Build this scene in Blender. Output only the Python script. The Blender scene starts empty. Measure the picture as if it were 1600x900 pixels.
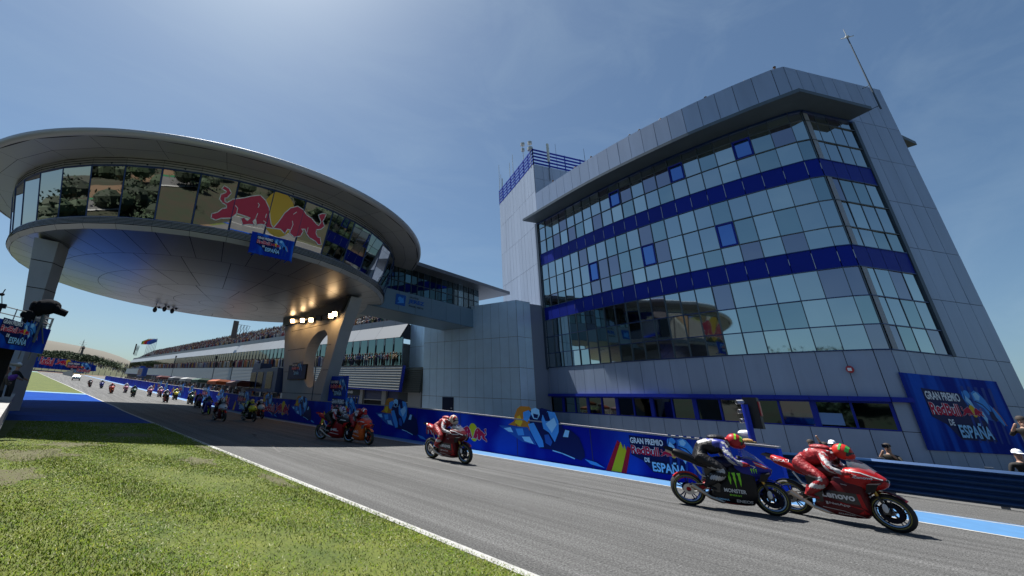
import bpy, bmesh, math, random
import numpy as np
from mathutils import Vector, Matrix
from mathutils.geometry import tessellate_polygon
from mathutils.bvhtree import BVHTree
R = math.radians
random.seed(7)
scn = bpy.context.scene
col = scn.collection
# ------------------------------------------------------------------ camera
PX, PY, F, HC, YAW = 621.5, 361.7, 653.8, 1.6, R(36.3)
ROLL = math.atan(.0629); PITCH = math.atan((632.55-PY)*math.cos(ROLL)/F)
cyw, syw = math.cos(YAW), math.sin(YAW)
def wv(a, b, c): return Vector((a*cyw+b*syw, -a*syw+b*cyw, c))
R0 = wv(1, 0, 0); F0 = wv(0, math.cos(PITCH), math.sin(PITCH)); U0 = wv(0, -math.sin(PITCH), math.cos(PITCH))
Rt = R0*math.cos(ROLL)+U0*math.sin(ROLL); Up = -R0*math.sin(ROLL)+U0*math.cos(ROLL)
cam = bpy.data.cameras.new("camera"); co = bpy.data.objects.new("camera", cam); col.objects.link(co)
M3 = Matrix((Rt, Up, -F0)).transposed()
co.matrix_world = Matrix.Translation((0, 0, HC)) @ M3.to_4x4()
cam.sensor_width = 36; cam.sensor_fit = 'HORIZONTAL'; cam.lens = 36*F/1600
cam.shift_x = (800-PX)/1600; cam.shift_y = (PY-450)/1600
cam.clip_start = .05; cam.clip_end = 6000
scn.camera = co
# ------------------------------------------------------------------ world, sun, exposure
SUN = Vector((.35, 7, 15.2)).normalized()
sel = math.asin(SUN.z); saz = math.atan2(SUN.x, SUN.y)
w = bpy.data.worlds.new("World"); scn.world = w; w.use_nodes = True
nt = w.node_tree; bg = nt.nodes['Background']
sky = nt.nodes.new('ShaderNodeTexSky'); sky.sky_type = 'NISHITA'; sky.sun_disc = False
sky.sun_elevation = sel; sky.sun_rotation = saz
sky.air_density = 1.0; sky.dust_density = 1.25; sky.ozone_density = 1.8; sky.altitude = 50
tc = nt.nodes.new('ShaderNodeTexCoord'); mp = nt.nodes.new('ShaderNodeMapping'); mp.inputs['Scale'].default_value = (1.2, 4.5, 7)
mp.inputs['Rotation'].default_value = (0.3, 0.2, 0.9)
nz = nt.nodes.new('ShaderNodeTexNoise'); nz.inputs['Scale'].default_value = 1.3; nz.inputs['Detail'].default_value = 9; nz.inputs['Roughness'].default_value = .62
nz.inputs['Distortion'].default_value = .7
cr = nt.nodes.new('ShaderNodeValToRGB'); cr.color_ramp.elements[0].position = .45; cr.color_ramp.elements[1].position = .95
cr.color_ramp.elements[0].color = (0, 0, 0, 1); cr.color_ramp.elements[1].color = (.2, .2, .2, 1)
mx = nt.nodes.new('ShaderNodeMixRGB'); mx.inputs[2].default_value = (6.0, 6.6, 7.4, 1)
nt.links.new(tc.outputs['Generated'], mp.inputs[0]); nt.links.new(mp.outputs[0], nz.inputs['Vector']); nt.links.new(nz.outputs['Fac'], cr.inputs[0])
nt.links.new(cr.outputs[0], mx.inputs[0]); nt.links.new(sky.outputs[0], mx.inputs[1])
tint = nt.nodes.new('ShaderNodeMixRGB'); tint.blend_type = 'MULTIPLY'; tint.inputs[0].default_value = 1; tint.inputs[2].default_value = (.83, .98, 1.03, 1)
nt.links.new(mx.outputs[0], tint.inputs[1]); nt.links.new(tint.outputs[0], bg.inputs['Color'])
bg.inputs['Strength'].default_value = .051
sl = bpy.data.lights.new("sun", 'SUN'); sl.energy = 5.0; sl.angle = R(.5); sl.color = (1, .965, .9)
so = bpy.data.objects.new("sun", sl); col.objects.link(so); so.rotation_euler = SUN.to_track_quat('Z', 'Y').to_euler()
vs = scn.view_settings; vs.view_transform = 'Standard'; vs.look = 'None'; vs.exposure = .9; vs.gamma = 1; vs.use_curve_mapping = False
# ------------------------------------------------------------------ pixel -> world helpers (photo pixels, known planes)
CAM = Vector((0, 0, HC))
def ray(x, y): return Rt*((x-PX)/F) - Up*((y-PY)/F) + F0
def atX(x, y, X): d = ray(x, y); return CAM+d*(X/d.x)
def atY(x, y, Y): d = ray(x, y); return CAM+d*(Y/d.y)
def atZ(x, y, z): d = ray(x, y); return CAM+d*((z-HC)/d.z)
def atP(x, y, p, n): d = ray(x, y); return CAM+d*((Vector(p)-CAM).dot(n)/d.dot(n))
def zg(Y):                       # ground profile along the straight
    if Y < 36: return 0.0
    if Y < 48: return .024*(Y-36)**2/24
    if Y < 460: return .024*(Y-42)
    return .024*418
def atG(x, y):
    d = ray(x, y); t0 = .5
    for i in range(4000):
        t1 = t0*1.006; P = CAM+d*t1
        if P.z <= zg(P.y): break
        t0 = t1
    for i in range(30):
        tm = (t0+t1)/2; P = CAM+d*tm
        if P.z <= zg(P.y): t1 = tm
        else: t0 = tm
    return CAM+d*t1
# ------------------------------------------------------------------ materials
MATS = {}
KB = dict(dry_soil=.5, asphalt=.52, pit_asphalt=.55, white_line_paint=.6, light_blue_paint=.55, pale_blue_paint=.55, turquoise_paint=.55, blue_run_off_paint=.8, grass_turf=.52, gravel=.5, bare_hillside=.55, leaf_green=.6, leaf_dark=.6, leaf_hill=.55,
    embankment_earth=.5, bank_turf=.5, white_cladding=.34, ribbed_metal=.6, parapet_metal=.6, terrace_concrete=.6, pier_grey=.8, tyre_mark_rubber=.5, bare_soil=.5, coping_pale=.55, rail_blue=.8, wall_white_concrete=.6, lilac_poster=.7, green_paint=.55,
    car_white=.6, bridge_roof=.7, saucer_roof=.7, fascia_metal=.75, cladding=.70, cladding_darker=.75, cladding_side=.8, awning_white=.55, awning_orange=.55, awning_maroon=.6, panel_white=.6)
def mat(name, c, rough=.6, metal=0, var=0, vs=3.0, bump=0, bs=20, island=0, spec=.5, c2=None, emit=0, alpha=1, stretch=None, coat=0):
    if name in MATS: return MATS[name]
    m = bpy.data.materials.new(name); m.use_nodes = True; t = m.node_tree; b = t.nodes['Principled BSDF']
    kb = KB.get(name, 1 if 'frame' in name else .92 if ('_paint' in name or 'leather' in name or 'helmet' in name) else .62 if 'shirt' in name else 1)
    c = tuple(v*kb for v in c); c2 = tuple(v*kb for v in c2) if c2 else None
    c = tuple(c)+(1,)
    b.inputs['Base Color'].default_value = c; b.inputs['Roughness'].default_value = rough; b.inputs['Metallic'].default_value = metal
    b.inputs['Specular IOR Level'].default_value = .12 if name.startswith('sign_') else spec
    if coat: b.inputs['Coat Weight'].default_value = coat; b.inputs['Coat Roughness'].default_value = .06
    out = None
    def N(k): return t.nodes.new(k)
    crd = N('ShaderNodeTexCoord'); src = crd.outputs['Object']
    if stretch:
        mp = N('ShaderNodeMapping'); mp.inputs['Scale'].default_value = stretch; t.links.new(src, mp.inputs[0]); src = mp.outputs[0]
    if var or c2:
        n = N('ShaderNodeTexNoise'); n.inputs['Scale'].default_value = vs; n.inputs['Detail'].default_value = 6; n.inputs['Roughness'].default_value = .65
        t.links.new(src, n.inputs['Vector'])
        r = N('ShaderNodeValToRGB'); e = r.color_ramp.elements
        e[0].position = .3; e[1].position = .7
        lo = tuple(max(0, v*(1-var)) for v in c[:3])+(1,); hi = (tuple(c2)+(1,)) if c2 else tuple(min(1, v*(1+var)) for v in c[:3])+(1,)
        e[0].color = lo; e[1].color = hi
        t.links.new(n.outputs['Fac'], r.inputs[0]); out = r.outputs[0]
    if island:
        g = N('ShaderNodeNewGeometry'); mr = N('ShaderNodeMapRange'); mr.inputs['To Min'].default_value = 1-island; mr.inputs['To Max'].default_value = 1+island
        t.links.new(g.outputs['Random Per Island'], mr.inputs['Value'])
        mm = N('ShaderNodeVectorMath'); mm.operation = 'SCALE'; t.links.new(mr.outputs[0], mm.inputs['Scale'])
        if out: t.links.new(out, mm.inputs[0])
        else: mm.inputs[0].default_value = c[:3]
        out = mm.outputs[0]
    if out: t.links.new(out, b.inputs['Base Color'])
    if bump:
        n2 = N('ShaderNodeTexNoise'); n2.inputs['Scale'].default_value = bs; n2.inputs['Detail'].default_value = 4
        t.links.new(src, n2.inputs['Vector']); bp = N('ShaderNodeBump'); bp.inputs['Strength'].default_value = bump; bp.inputs['Distance'].default_value = .05
        t.links.new(n2.outputs['Fac'], bp.inputs['Height']); t.links.new(bp.outputs[0], b.inputs['Normal'])
    if emit: b.inputs['Emission Color'].default_value = c; b.inputs['Emission Strength'].default_value = emit
    if alpha < 1: b.inputs['Alpha'].default_value = alpha
    MATS[name] = m; return m
def palette_mat(name, cols, per='object', rough=.8):
    m = bpy.data.materials.new(name); m.use_nodes = True; t = m.node_tree; b = t.nodes['Principled BSDF']; b.inputs['Roughness'].default_value = rough; b.inputs['Specular IOR Level'].default_value = .05 if 'grass' in name else .4
    if per == 'object': s = t.nodes.new('ShaderNodeObjectInfo').outputs['Random']
    else: s = t.nodes.new('ShaderNodeNewGeometry').outputs['Random Per Island']
    r = t.nodes.new('ShaderNodeValToRGB'); r.color_ramp.interpolation = 'CONSTANT'; e = r.color_ramp.elements
    while len(e) < len(cols): e.new(.5)
    kp = .50 if 'grass' in name else .6
    for i, c in enumerate(cols): e[i].position = i/len(cols); e[i].color = tuple(v*kp for v in c)+(1,)
    t.links.new(s, r.inputs[0]); t.links.new(r.outputs[0], b.inputs['Base Color']); return m
# ------------------------------------------------------------------ object helpers
def tag(o, label=None, cat=None, group=None, kind=None):
    if label: o['label'] = label
    if cat: o['category'] = cat
    if group: o['group'] = group
    if kind: o['kind'] = kind
    return o
def empty(name, loc=(0, 0, 0), label=None, cat=None, group=None, rz=0):
    o = bpy.data.objects.new(name, None); col.objects.link(o); o.location = loc; o.rotation_euler = (0, 0, rz); o.empty_display_size = .2
    return tag(o, label, cat, group)
def root_loc(o):
    L = Vector((0, 0, 0))
    while o: L += Vector(o.location); o = o.parent
    return L
class MB:
    def __init__(s): s.v = []; s.f = []; s.m = []
    def add(s, vs_, fs, mi=0):
        k = len(s.v); s.v += [tuple(p) for p in vs_]
        for f in fs: s.f.append(tuple(i+k for i in f)); s.m.append(mi)
        return s
    def quad(s, a, b, c, d, mi=0): return s.add([a, b, c, d], [(0, 1, 2, 3)], mi)
    def box(s, c, d, mi=0, rz=0, rot=None):
        x, y, z = d[0]/2, d[1]/2, d[2]/2
        p = [Vector(q) for q in ((-x, -y, -z), (x, -y, -z), (x, y, -z), (-x, y, -z), (-x, -y, z), (x, -y, z), (x, y, z), (-x, y, z))]
        m = rot if rot is not None else Matrix.Rotation(rz, 3, 'Z')
        return s.add([m@q+Vector(c) for q in p], [(0, 3, 2, 1), (4, 5, 6, 7), (0, 1, 5, 4), (1, 2, 6, 5), (2, 3, 7, 6), (3, 0, 4, 7)], mi)
    def slab(s, a, b, z0, z1, th, mi=0):         # vertical board from a to b (2d), thickness to the left/right
        a = Vector((a[0], a[1], 0)); b = Vector((b[0], b[1], 0)); d = (b-a).normalized(); n = Vector((-d.y, d.x, 0))*th/2
        P = [a-n, b-n, b+n, a+n]
        return s.add([p+Vector((0, 0, z0)) for p in P]+[p+Vector((0, 0, z1)) for p in P], [(0, 3, 2, 1), (4, 5, 6, 7), (0, 1, 5, 4), (1, 2, 6, 5), (2, 3, 7, 6), (3, 0, 4, 7)], mi)
    def prism(s, poly, ext, mi=0):               # polygon (3d pts) extruded by vector
        n = len(poly); e = Vector(ext); a = [Vector(p) for p in poly]
        tri = tessellate_polygon([a])
        fs = [tuple(t) for t in tri]+[tuple(i+n for i in reversed(t)) for t in tri]+[(i, (i+1) % n, (i+1) % n+n, i+n) for i in range(n)]
        return s.add(a+[p+e for p in a], fs, mi)
    def poly(s, pts, mi=0):
        a = [Vector(p) for p in pts]; return s.add(a, [tuple(t) for t in tessellate_polygon([a])], mi)
    def tube(s, p0, p1, r0, r1=None, n=8, mi=0, cap=True):
        r1 = r0 if r1 is None else r1; p0 = Vector(p0); p1 = Vector(p1); d = (p1-p0)
        if d.length < 1e-6: return s
        q = d.to_track_quat('Z', 'Y'); A = []
        for p, r in ((p0, r0), (p1, r1)):
            for i in range(n): A.append(p+q@Vector((r*math.cos(2*math.pi*i/n), r*math.sin(2*math.pi*i/n), 0)))
        fs = [(i, (i+1) % n, (i+1) % n+n, i+n) for i in range(n)]
        if cap: fs += [tuple(range(n-1, -1, -1)), tuple(range(n, 2*n))]
        return s.add(A, fs, mi)
    def path(s, pts, r, n=7, mi=0):
        for a, b in zip(pts, pts[1:]): s.tube(a, b, r, r, n, mi)
        return s
    def lathe(s, prof, c=(0, 0, 0), n=24, axis='Z', mi=0, a0=0, a1=2*math.pi):
        full = abs(a1-a0-2*math.pi) < 1e-6; k = n if full else n+1; A = []
        for r, h in prof:
            for i in range(k):
                t = a0+(a1-a0)*i/n; x, y = r*math.cos(t), r*math.sin(t)
                p = (x, y, h) if axis == 'Z' else ((x, h, y) if axis == 'Y' else (h, x, y)); A.append(Vector(p)+Vector(c))
        fs = []
        for j in range(len(prof)-1):
            for i in range(n):
                i2 = (i+1) % k; fs.append((j*k+i, j*k+i2, (j+1)*k+i2, (j+1)*k+i))
        return s.add(A, fs, mi)
    def ell(s, c, r, n=10, m=7, mi=0, rot=None):
        c = Vector(c); A = []; fs = []
        for j in range(m+1):
            ph = math.pi*j/m
            for i in range(n):
                t = 2*math.pi*i/n; p = Vector((r[0]*math.sin(ph)*math.cos(t), r[1]*math.sin(ph)*math.sin(t), r[2]*math.cos(ph)))
                A.append((rot@p if rot else p)+c)
        for j in range(m):
            for i in range(n): fs.append((j*n+i, (j+1)*n+i, (j+1)*n+(i+1) % n, j*n+(i+1) % n))
        return s.add(A, fs, mi)
    def loft(s, rings, mi=0, cap=True):
        n = len(rings[0]); A = [p for r in rings for p in r]; fs = []
        for j in range(len(rings)-1):
            for i in range(n): fs.append((j*n+i, j*n+(i+1) % n, (j+1)*n+(i+1) % n, (j+1)*n+i))
        if cap: fs += [tuple(range(n-1, -1, -1)), tuple(range((len(rings)-1)*n, len(rings)*n))]
        return s.add(A, fs, mi)
    def build(s, name, mats, parent=None, smooth=False, xf=None, kind=None, sub=0):
        me = bpy.data.meshes.new(name); off = root_loc(parent) if parent else Vector((0, 0, 0))
        vv = [Vector(p) for p in s.v]
        if xf is not None: vv = [xf@p for p in vv]
        me.from_pydata([tuple(p-off) for p in vv], [], s.f)
        for m in (mats if isinstance(mats, (list, tuple)) else [mats]): me.materials.append(m)
        if any(s.m): me.polygons.foreach_set('material_index', s.m)
        bm = bmesh.new(); bm.from_mesh(me); bmesh.ops.remove_doubles(bm, verts=bm.verts, dist=1e-5) if smooth else None
        bmesh.ops.recalc_face_normals(bm, faces=bm.faces); bm.to_mesh(me); bm.free()
        if smooth: me.polygons.foreach_set('use_smooth', [True]*len(me.polygons)); me.set_sharp_from_angle(angle=R(42))
        me.update(); o = bpy.data.objects.new(name, me); col.objects.link(o)
        if parent: o.parent = parent
        if kind: o['kind'] = kind
        return o
def copy_tree(o, parent=None):
    c = o.copy(); col.objects.link(c); c.parent = parent
    for ch in list(o.children): copy_tree(ch, c)
    return c
def resample(path, step):
    P = [Vector((p[0], p[1])) for p in path]; L = [0]
    for a, b in zip(P, P[1:]): L.append(L[-1]+(b-a).length)
    n = max(1, round(L[-1]/step)); out = []
    for i in range(n+1):
        d = L[-1]*i/n
        for j in range(len(P)-1):
            if d <= L[j+1]+1e-9: out.append(P[j].lerp(P[j+1], (d-L[j])/(L[j+1]-L[j]))); break
    return out
def spline(path, k=6):           # catmull-rom through 2d points
    P = [Vector(p) for p in path]; P = [2*P[0]-P[1]]+P+[2*P[-1]-P[-2]]; out = []
    for i in range(1, len(P)-2):
        for j in range(k):
            t = j/k; a, b, c, d = P[i-1:i+3]
            out.append(.5*((2*b)+(c-a)*t+(2*a-5*b+4*c-d)*t*t+(3*b-a-3*c+d)*t**3))
    out.append(P[-2]); return out
PRND = random.Random(77)
def panel_wall(mb, path, zs, step, out, gap=.03, pr=.03, mi=0, back=1, base=None, stagger=None):
    # cladding panels proud of a dark backing; path: 2d polyline, out: sign of the outward side
    Q = resample(path, step) if step else [Vector((p[0], p[1])) for p in path]
    for a, b in zip(Q, Q[1:]):
        d = (b-a); L = d.length; d.normalize(); n = Vector((-d.y, d.x))*out; o = n*pr
        for z0, z1 in zip(zs, zs[1:]):
            g = gap/2; A = a+d*g+o; B = b-d*g+o
            if base: h0, h1 = base(a.y), base(b.y)
            else: h0 = h1 = 0
            w4 = [PRND.uniform(-.006, .006) for _ in range(4)]
            p = [Vector((A.x, A.y, z0+g+h0)), Vector((B.x, B.y, z0+g+h1)), Vector((B.x, B.y, z1-g+h1)), Vector((A.x, A.y, z1-g+h0))]
            q = [v-Vector((n.x, n.y, 0))*(pr+.01) for v in p]; p = [v+Vector((n.x, n.y, 0))*w4[i_] for i_, v in enumerate(p)]
            mb.add(p+q, [(0, 1, 2, 3), (0, 4, 5, 1), (1, 5, 6, 2), (2, 6, 7, 3), (3, 7, 4, 0)], mi)
            if back is not None:
                mb.quad(Vector((a.x, a.y, z0+h0)), Vector((b.x, b.y, z0+h1)), Vector((b.x, b.y, z1+h1)), Vector((a.x, a.y, z1+h0)), back)
    return mb
# ------------------------------------------------------------------ text and artwork
TX = {}
def text2d(s, bold=.02, cw=1.0):
    k = (s, bold)
    if k not in TX:
        c = bpy.data.curves.new('t', 'FONT'); c.body = s; c.offset = bold; c.fill_mode = 'FRONT'; c.resolution_u = 3
        o = bpy.data.objects.new('t', c); col.objects.link(o); dg = bpy.context.evaluated_depsgraph_get(); dg.update()
        me = bpy.data.meshes.new_from_object(o.evaluated_get(dg)); vs_ = [(v.co.x, v.co.y) for v in me.vertices]; fs = [tuple(p.vertices) for p in me.polygons]
        bpy.data.objects.remove(o); bpy.data.curves.remove(c); bpy.data.meshes.remove(me)
        x0 = min(v[0] for v in vs_); x1 = max(v[0] for v in vs_); y1 = max(v[1] for v in vs_); y0 = min(v[1] for v in vs_)
        TX[k] = ([((a-x0)/(x1-x0), (b-y0)/(y1-y0)) for a, b in vs_], fs, (x1-x0)/(y1-y0))
    return TX[k]
class Art:      # 2d artwork in a unit frame -> mapped by function fn(u, v, layer) -> Vector ; one mesh per material
    def __init__(s, fn): s.fn = fn; s.d = {}; s.layer = 1
    def _mb(s, m): return s.d.setdefault(m.name, (MB(), m))[0]
    def tri(s, vs_, fs, m): s._mb(m).add([s.fn(a, b, s.layer) for a, b in vs_], fs); s.layer += 1
    def poly(s, pts, m):
        P = [Vector((a, b, 0)) for a, b in pts]; s.tri(pts, [tuple(t) for t in tessellate_polygon([P])], m)
    def circ(s, c, r, m, ry=None, n=18):
        ry = ry or r; s.poly([(c[0]+r*math.cos(2*math.pi*i/n), c[1]+ry*math.sin(2*math.pi*i/n)) for i in range(n)], m)
    def stroke(s, pts, wd, m, closed=True):
        P = [Vector(p) for p in pts]; n = len(P); vs_ = []; fs = []
        for i in range(n if closed else n-1):
            a, b = P[i], P[(i+1) % n]; d = (b-a)
            if d.length < 1e-6: continue
            d.normalize(); q = Vector((-d.y, d.x))*wd/2; e = d*wd*.4; k = len(vs_)
            vs_ += [tuple(a-e+q), tuple(a-e-q), tuple(b+e-q), tuple(b+e+q)]; fs.append((k, k+1, k+2, k+3))
        s.tri(vs_, fs, m)
    def text(s, t, x, y, w_, h, m, bold=.02, skew=0, back=None, bw=.06, rise=0):
        for mm, bb in (((back, bold+bw),) if back else ())+((m, bold),):
            vs_, fs, ar = text2d(t, bb); g = 0 if mm is m else bw*.35*h
            s.tri([(x-g+a*(w_+2*g)+skew*b*h, y-g+b*(h+2*g)+rise*a) for a, b in vs_], fs, mm)
    def build(s, name, parent, xf=None):
        out = []
        for mb, m in s.d.values(): out.append(mb.build(name, m, parent, xf=xf))
        return out
    def build1(s, name, parent, xf=None):
        A = MB(); ms = []
        for i, (mb, m) in enumerate(s.d.values()): A.add(mb.v, mb.f, i); ms.append(m)
        return A.build(name, ms, parent, xf=xf)
def plane_fn(o, u, v, eps=.004):
    o = Vector(o); u = Vector(u); v = Vector(v); n = u.cross(v).normalized()
    return lambda a, b, l: o+u*a+v*b+n*(eps+.0011*l*(eps/.005))
BULL_L = [(190,415),(215,430),(228,455),(205,480),(190,482),(190,505),(205,515),(240,495),(310,485),(350,475),(400,470),(430,500),(450,545),(455,600),(462,640),(475,660),(440,655),(425,640),(400,635),(380,640),(375,600),(355,620),(362,640),(340,635),(300,640),(288,605),(305,600),(325,620),(345,600),(320,590),(262,572),(230,600),(170,600),(140,610),(115,600),(118,578),(150,570),(180,548),(205,545),(205,525),(180,510),(165,490),(172,465),(200,455),(205,445),(180,428)]
BULL_R = [(480,660),(510,625),(545,575),(580,545),(620,535),(650,555),(670,585),(700,605),(730,640),(745,650),(760,625),(750,600),(745,585),(765,578),(785,580),(775,605),(765,620),(775,650),(755,665),(730,668),(725,690),(735,715),(750,720),(755,755),(740,755),(725,735),(690,715),(672,690),(665,665),(640,665),(650,680),(635,705),(600,712),(575,690),(580,670),(560,665),(545,690),(520,665)]
FUR = [[(262,572),(268,545),(255,530)],[(375,600),(385,575)],[(388,540),(395,525),(388,515)],[(430,600),(436,580)],[(580,670),(592,640),(588,620)],[(595,580),(612,568)],[(672,690),(680,660)],[(415,655),(432,630),(420,620)]]
def emblem(art, mp, white, red, yellow, sw=6):
    th = [2*math.pi*i/24 for i in range(24)]
    art.poly([mp(510+96*math.cos(t), 580+133*math.sin(t)) for t in th], yellow)
    for B in (BULL_L, BULL_R):
        P = [mp(*p) for p in B]; k = (Vector(mp(0, 0))-Vector(mp(100, 0))).length/100
        if sw: art.stroke(P, sw*k*2, white)
        art.poly(P, red)
    if sw > 5:
        for f in FUR: art.stroke([mp(*p) for p in f], sw*k*.8, white, closed=False)
def flat_emblem_map(x, y, width, rot=R(17)):
    k = width/640; c, s_ = math.cos(rot), math.sin(rot)
    def f(px_, py_):
        a, b = (px_-450)*k, -(py_-585)*k; return (x+a*c-b*s_, y+a*s_+b*c)
    return f
WH = mat('sign_white', (.78, .82, .88), .6); CRM = mat('sign_crimson', (.50, .012, .055), .6); YEL = mat('sign_yellow', (.75, .50, .03), .6)
LBL = mat('sign_light_blue', (.07, .32, .80), .6); DBL = mat('sign_navy', (.004, .012, .09), .5); MBL = mat('sign_mid_blue', (.02, .10, .42), .5)
ORG = mat('sign_orange', (.5, .2, .03), .5); STK = mat('sign_streak_blue', (.012, .05, .30), .5)
PBL = mat('sign_pale_blue', (.32, .64, .95), .6)
BLK = mat('sign_black', (.006, .007, .015), .5); FRED = mat('sign_flag_red', (.45, .01, .03), .5); LEM = mat('sign_lemon', (.6, .55, .02), .5)
def gp_logo(art, x, y, w_):      # w_ = overall width, ratio about 2:1, origin lower left
    k = w_
    art.poly([(x-.02*k, y+.50*k), (x+.56*k, y+.47*k), (x+.62*k, y+.24*k), (x+.80*k, y+.18*k), (x+.84*k, y-.02*k), (x+.3*k, y-.02*k), (x+.16*k, y+.13*k), (x-.02*k, y+.20*k)], DBL)
    # rider artwork beside the words
    for q in range(5): art.poly([(x+(.55+q*.11)*k, y-.04*k), (x+(.58+q*.11)*k, y-.04*k), (x+(.66+q*.11)*k, y+.56*k), (x+(.61+q*.11)*k, y+.56*k)], STK)
    art.poly([(x+a*k, y+b*k) for a, b in ((.58, .36), (.60, .50), (.66, .52), (.72, .42), (.70, .30), (.76, .22), (.9, .2), (1.04, .2), (1.0, .32), (.9, .46), (.8, .5), (.72, .5), (.62, .42))], MBL)
    art.circ((x+.66*k, y+.47*k), .045*k, LBL); art.stroke([(x+.60*k, y+.49*k), (x+.585*k, y+.42*k), (x+.62*k, y+.36*k)], .018*k, LBL, closed=False)
    art.poly([(x+a*k, y+b*k) for a, b in ((.74, .49), (.80, .52), (.86, .5), (.92, .42), (.95, .34), (.93, .28), (.87, .26), (.84, .33), (.78, .36), (.74, .41))], LBL)
    art.poly([(x+a*k, y+b*k) for a, b in ((.76, .48), (.82, .505), (.86, .46), (.82, .41), (.77, .42))], PBL); art.stroke([(x+.75*k, y+.40*k), (x+.84*k, y+.37*k), (x+.92*k, y+.29*k)], .014*k, DBL, closed=False)
    art.poly([(x+a*k, y+b*k) for a, b in ((.90, .30), (.96, .30), (1.0, .22), (.95, .19), (.90, .22))], DBL)
    art.poly([(x+a*k, y+b*k) for a, b in ((.76, .24), (.8, .3), (.83, .22), (.8, .16))], PBL)
    art.poly([(x+a*k, y+b*k) for a, b in ((.95, .38), (1.03, .3), (1.08, .17), (1.05, .15), (.98, .24))], LBL)
    art.stroke([(x+1.0*k, y+.34*k), (x+1.06*k, y+.25*k), (x+1.09*k, y+.16*k)], .012*k, ORG, closed=False)
    art.poly([(x+a*k, y+b*k) for a, b in ((.60, .40), (.64, .36), (.68, .24), (.72, .26), (.68, .40), (.62, .46))], PBL)
    art.text('GRAN PREMIO', x, y+.38*k, .52*k, .09*k, WH, .03)
    art.text('RedBull', x, y+.22*k, .44*k, .13*k, CRM, .035, back=WH, bw=.05)
    emblem(art, flat_emblem_map(x+.62*k, y+.28*k, .32*k, R(14)), WH, CRM, YEL, 4)
    art.text('DE', x+.20*k, y+.12*k, .08*k, .065*k, WH, .03)
    art.text('ESPAÑA', x+.31*k, y+.0*k, .49*k, .165*k, PBL, .03, back=BLK, bw=.03)
RID = dict(fl=[(220,425),(250,410),(270,400),(275,365),(290,340),(300,320),(330,303),(370,303),(400,303),(422,325),(410,350),(390,380),(400,420),(385,480),(350,478),(330,470),(300,430)],
    ck=[(140,435),(380,430),(440,530),(330,520),(180,455)], bd=[(400,330),(500,308),(560,320),(620,380),(640,420),(690,425),(740,460),(765,530),(765,560),(740,580),(680,570),(560,545),(470,545),(420,480),(395,420)],
    sh=[(490,380),(500,350),(540,325),(590,330),(612,380),(608,440),(575,500),(540,450),(500,430)], ar=[(385,410),(430,400),(455,440),(490,500),(495,535),(460,540),(430,500),(400,450)], wg=[(350,340),(395,325),(415,345),(380,400),(350,385)],
    kn=[(635,465),(655,425),(682,428),(670,465)], st=[(765,570),(830,578),(880,600),(800,592)], bl=[(500,340),(540,330),(555,380),(520,385)], hd=[(415,320),(450,308),(478,320),(480,350),(460,378),(430,375),(414,350)], a2=[(505,465),(535,460),(560,500),(545,525),(510,510)])
def rider_art(art, x, y, w_):
    k = w_/740
    f = lambda P: [(x+(a-140)*k, y+(610-b)*k) for a, b in P]
    art.poly(f(RID['fl']), ORG); art.poly(f([(275,410),(300,370),(320,360),(340,400),(320,430)]), YEL)
    art.poly(f(RID['ck']), MBL); art.poly(f([(180,450),(240,440),(260,470),(220,468)]), PBL); art.poly(f([(280,445),(340,440),(350,480),(300,485)]), LBL); art.poly(f([(330,490),(390,485),(420,525),(350,515)]), PBL)
    art.poly(f(RID['bd']), DBL)
    for n_, m in (('wg', LBL), ('sh', LBL), ('ar', LBL), ('hd', PBL), ('bl', DBL), ('kn', PBL), ('a2', MBL)): art.poly(f(RID[n_]), m)
    art.poly(f([(430,345),(470,350),(462,372),(435,370)]), DBL); art.poly(f([(520,400),(585,360),(600,400),(560,450)]), PBL); art.stroke(f([(560,548),(620,556),(700,575)]), 6*k, PBL, closed=False)
    art.poly(f(RID['st']), LBL)
# ================================================================== SETTING
def sheet(name, rows, m, kind='structure', dz=0.0):
    """rows: list of (Y, [X...]) -> strip following the ground profile"""
    mb = MB(); n = len(rows[0][1])
    for Y, xs in rows:
        for X in xs: mb.v.append((X, Y, zg(Y)+dz))
    for j in range(len(rows)-1):
        for i in range(n-1): mb.f.append((j*n+i, j*n+i+1, (j+1)*n+i+1, (j+1)*n+i)); mb.m.append(0)
    return mb.build(name, m, kind=kind)
def xw(Y):      # left white line
    t = [(-400, 4.62), (45, 4.6), (66, 3.45), (107, 1.42), (170, -1.83), (464, -16.4), (3000, -16.4)]
    for (a, b), (c, d) in zip(t, t[1:]):
        if Y <= c: return b+(d-b)*(Y-a)/(c-a)
    return -16.4
YS = [-400, -200, -100, -50, -20, -5, 0, 5, 10, 15, 20, 26, 30, 36, 39, 42, 45, 48, 52, 58, 66, 75, 90, 107, 130, 150, 170, 200, 250, 300, 380, 460]
m_soil = mat('dry_soil', (.12, .10, .07), .95, var=.35, vs=.05, c2=(.085, .10, .04))
gr = MB(); gx = [-3000, -1000, -300, -60, -20, -6, 0, 20, 60, 150, 400, 1200, 3000]
for Y in YS+[700, 1500, 5000]: gr.v += [(X, Y, zg(Y)-.06) for X in gx]
for j in range(len(YS)+2):
    for i in range(len(gx)-1): k = len(gx); gr.f.append((j*k+i, j*k+i+1, (j+1)*k+i+1, (j+1)*k+i)); gr.m.append(0)
gr.build('ground', m_soil, kind='structure')
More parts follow.
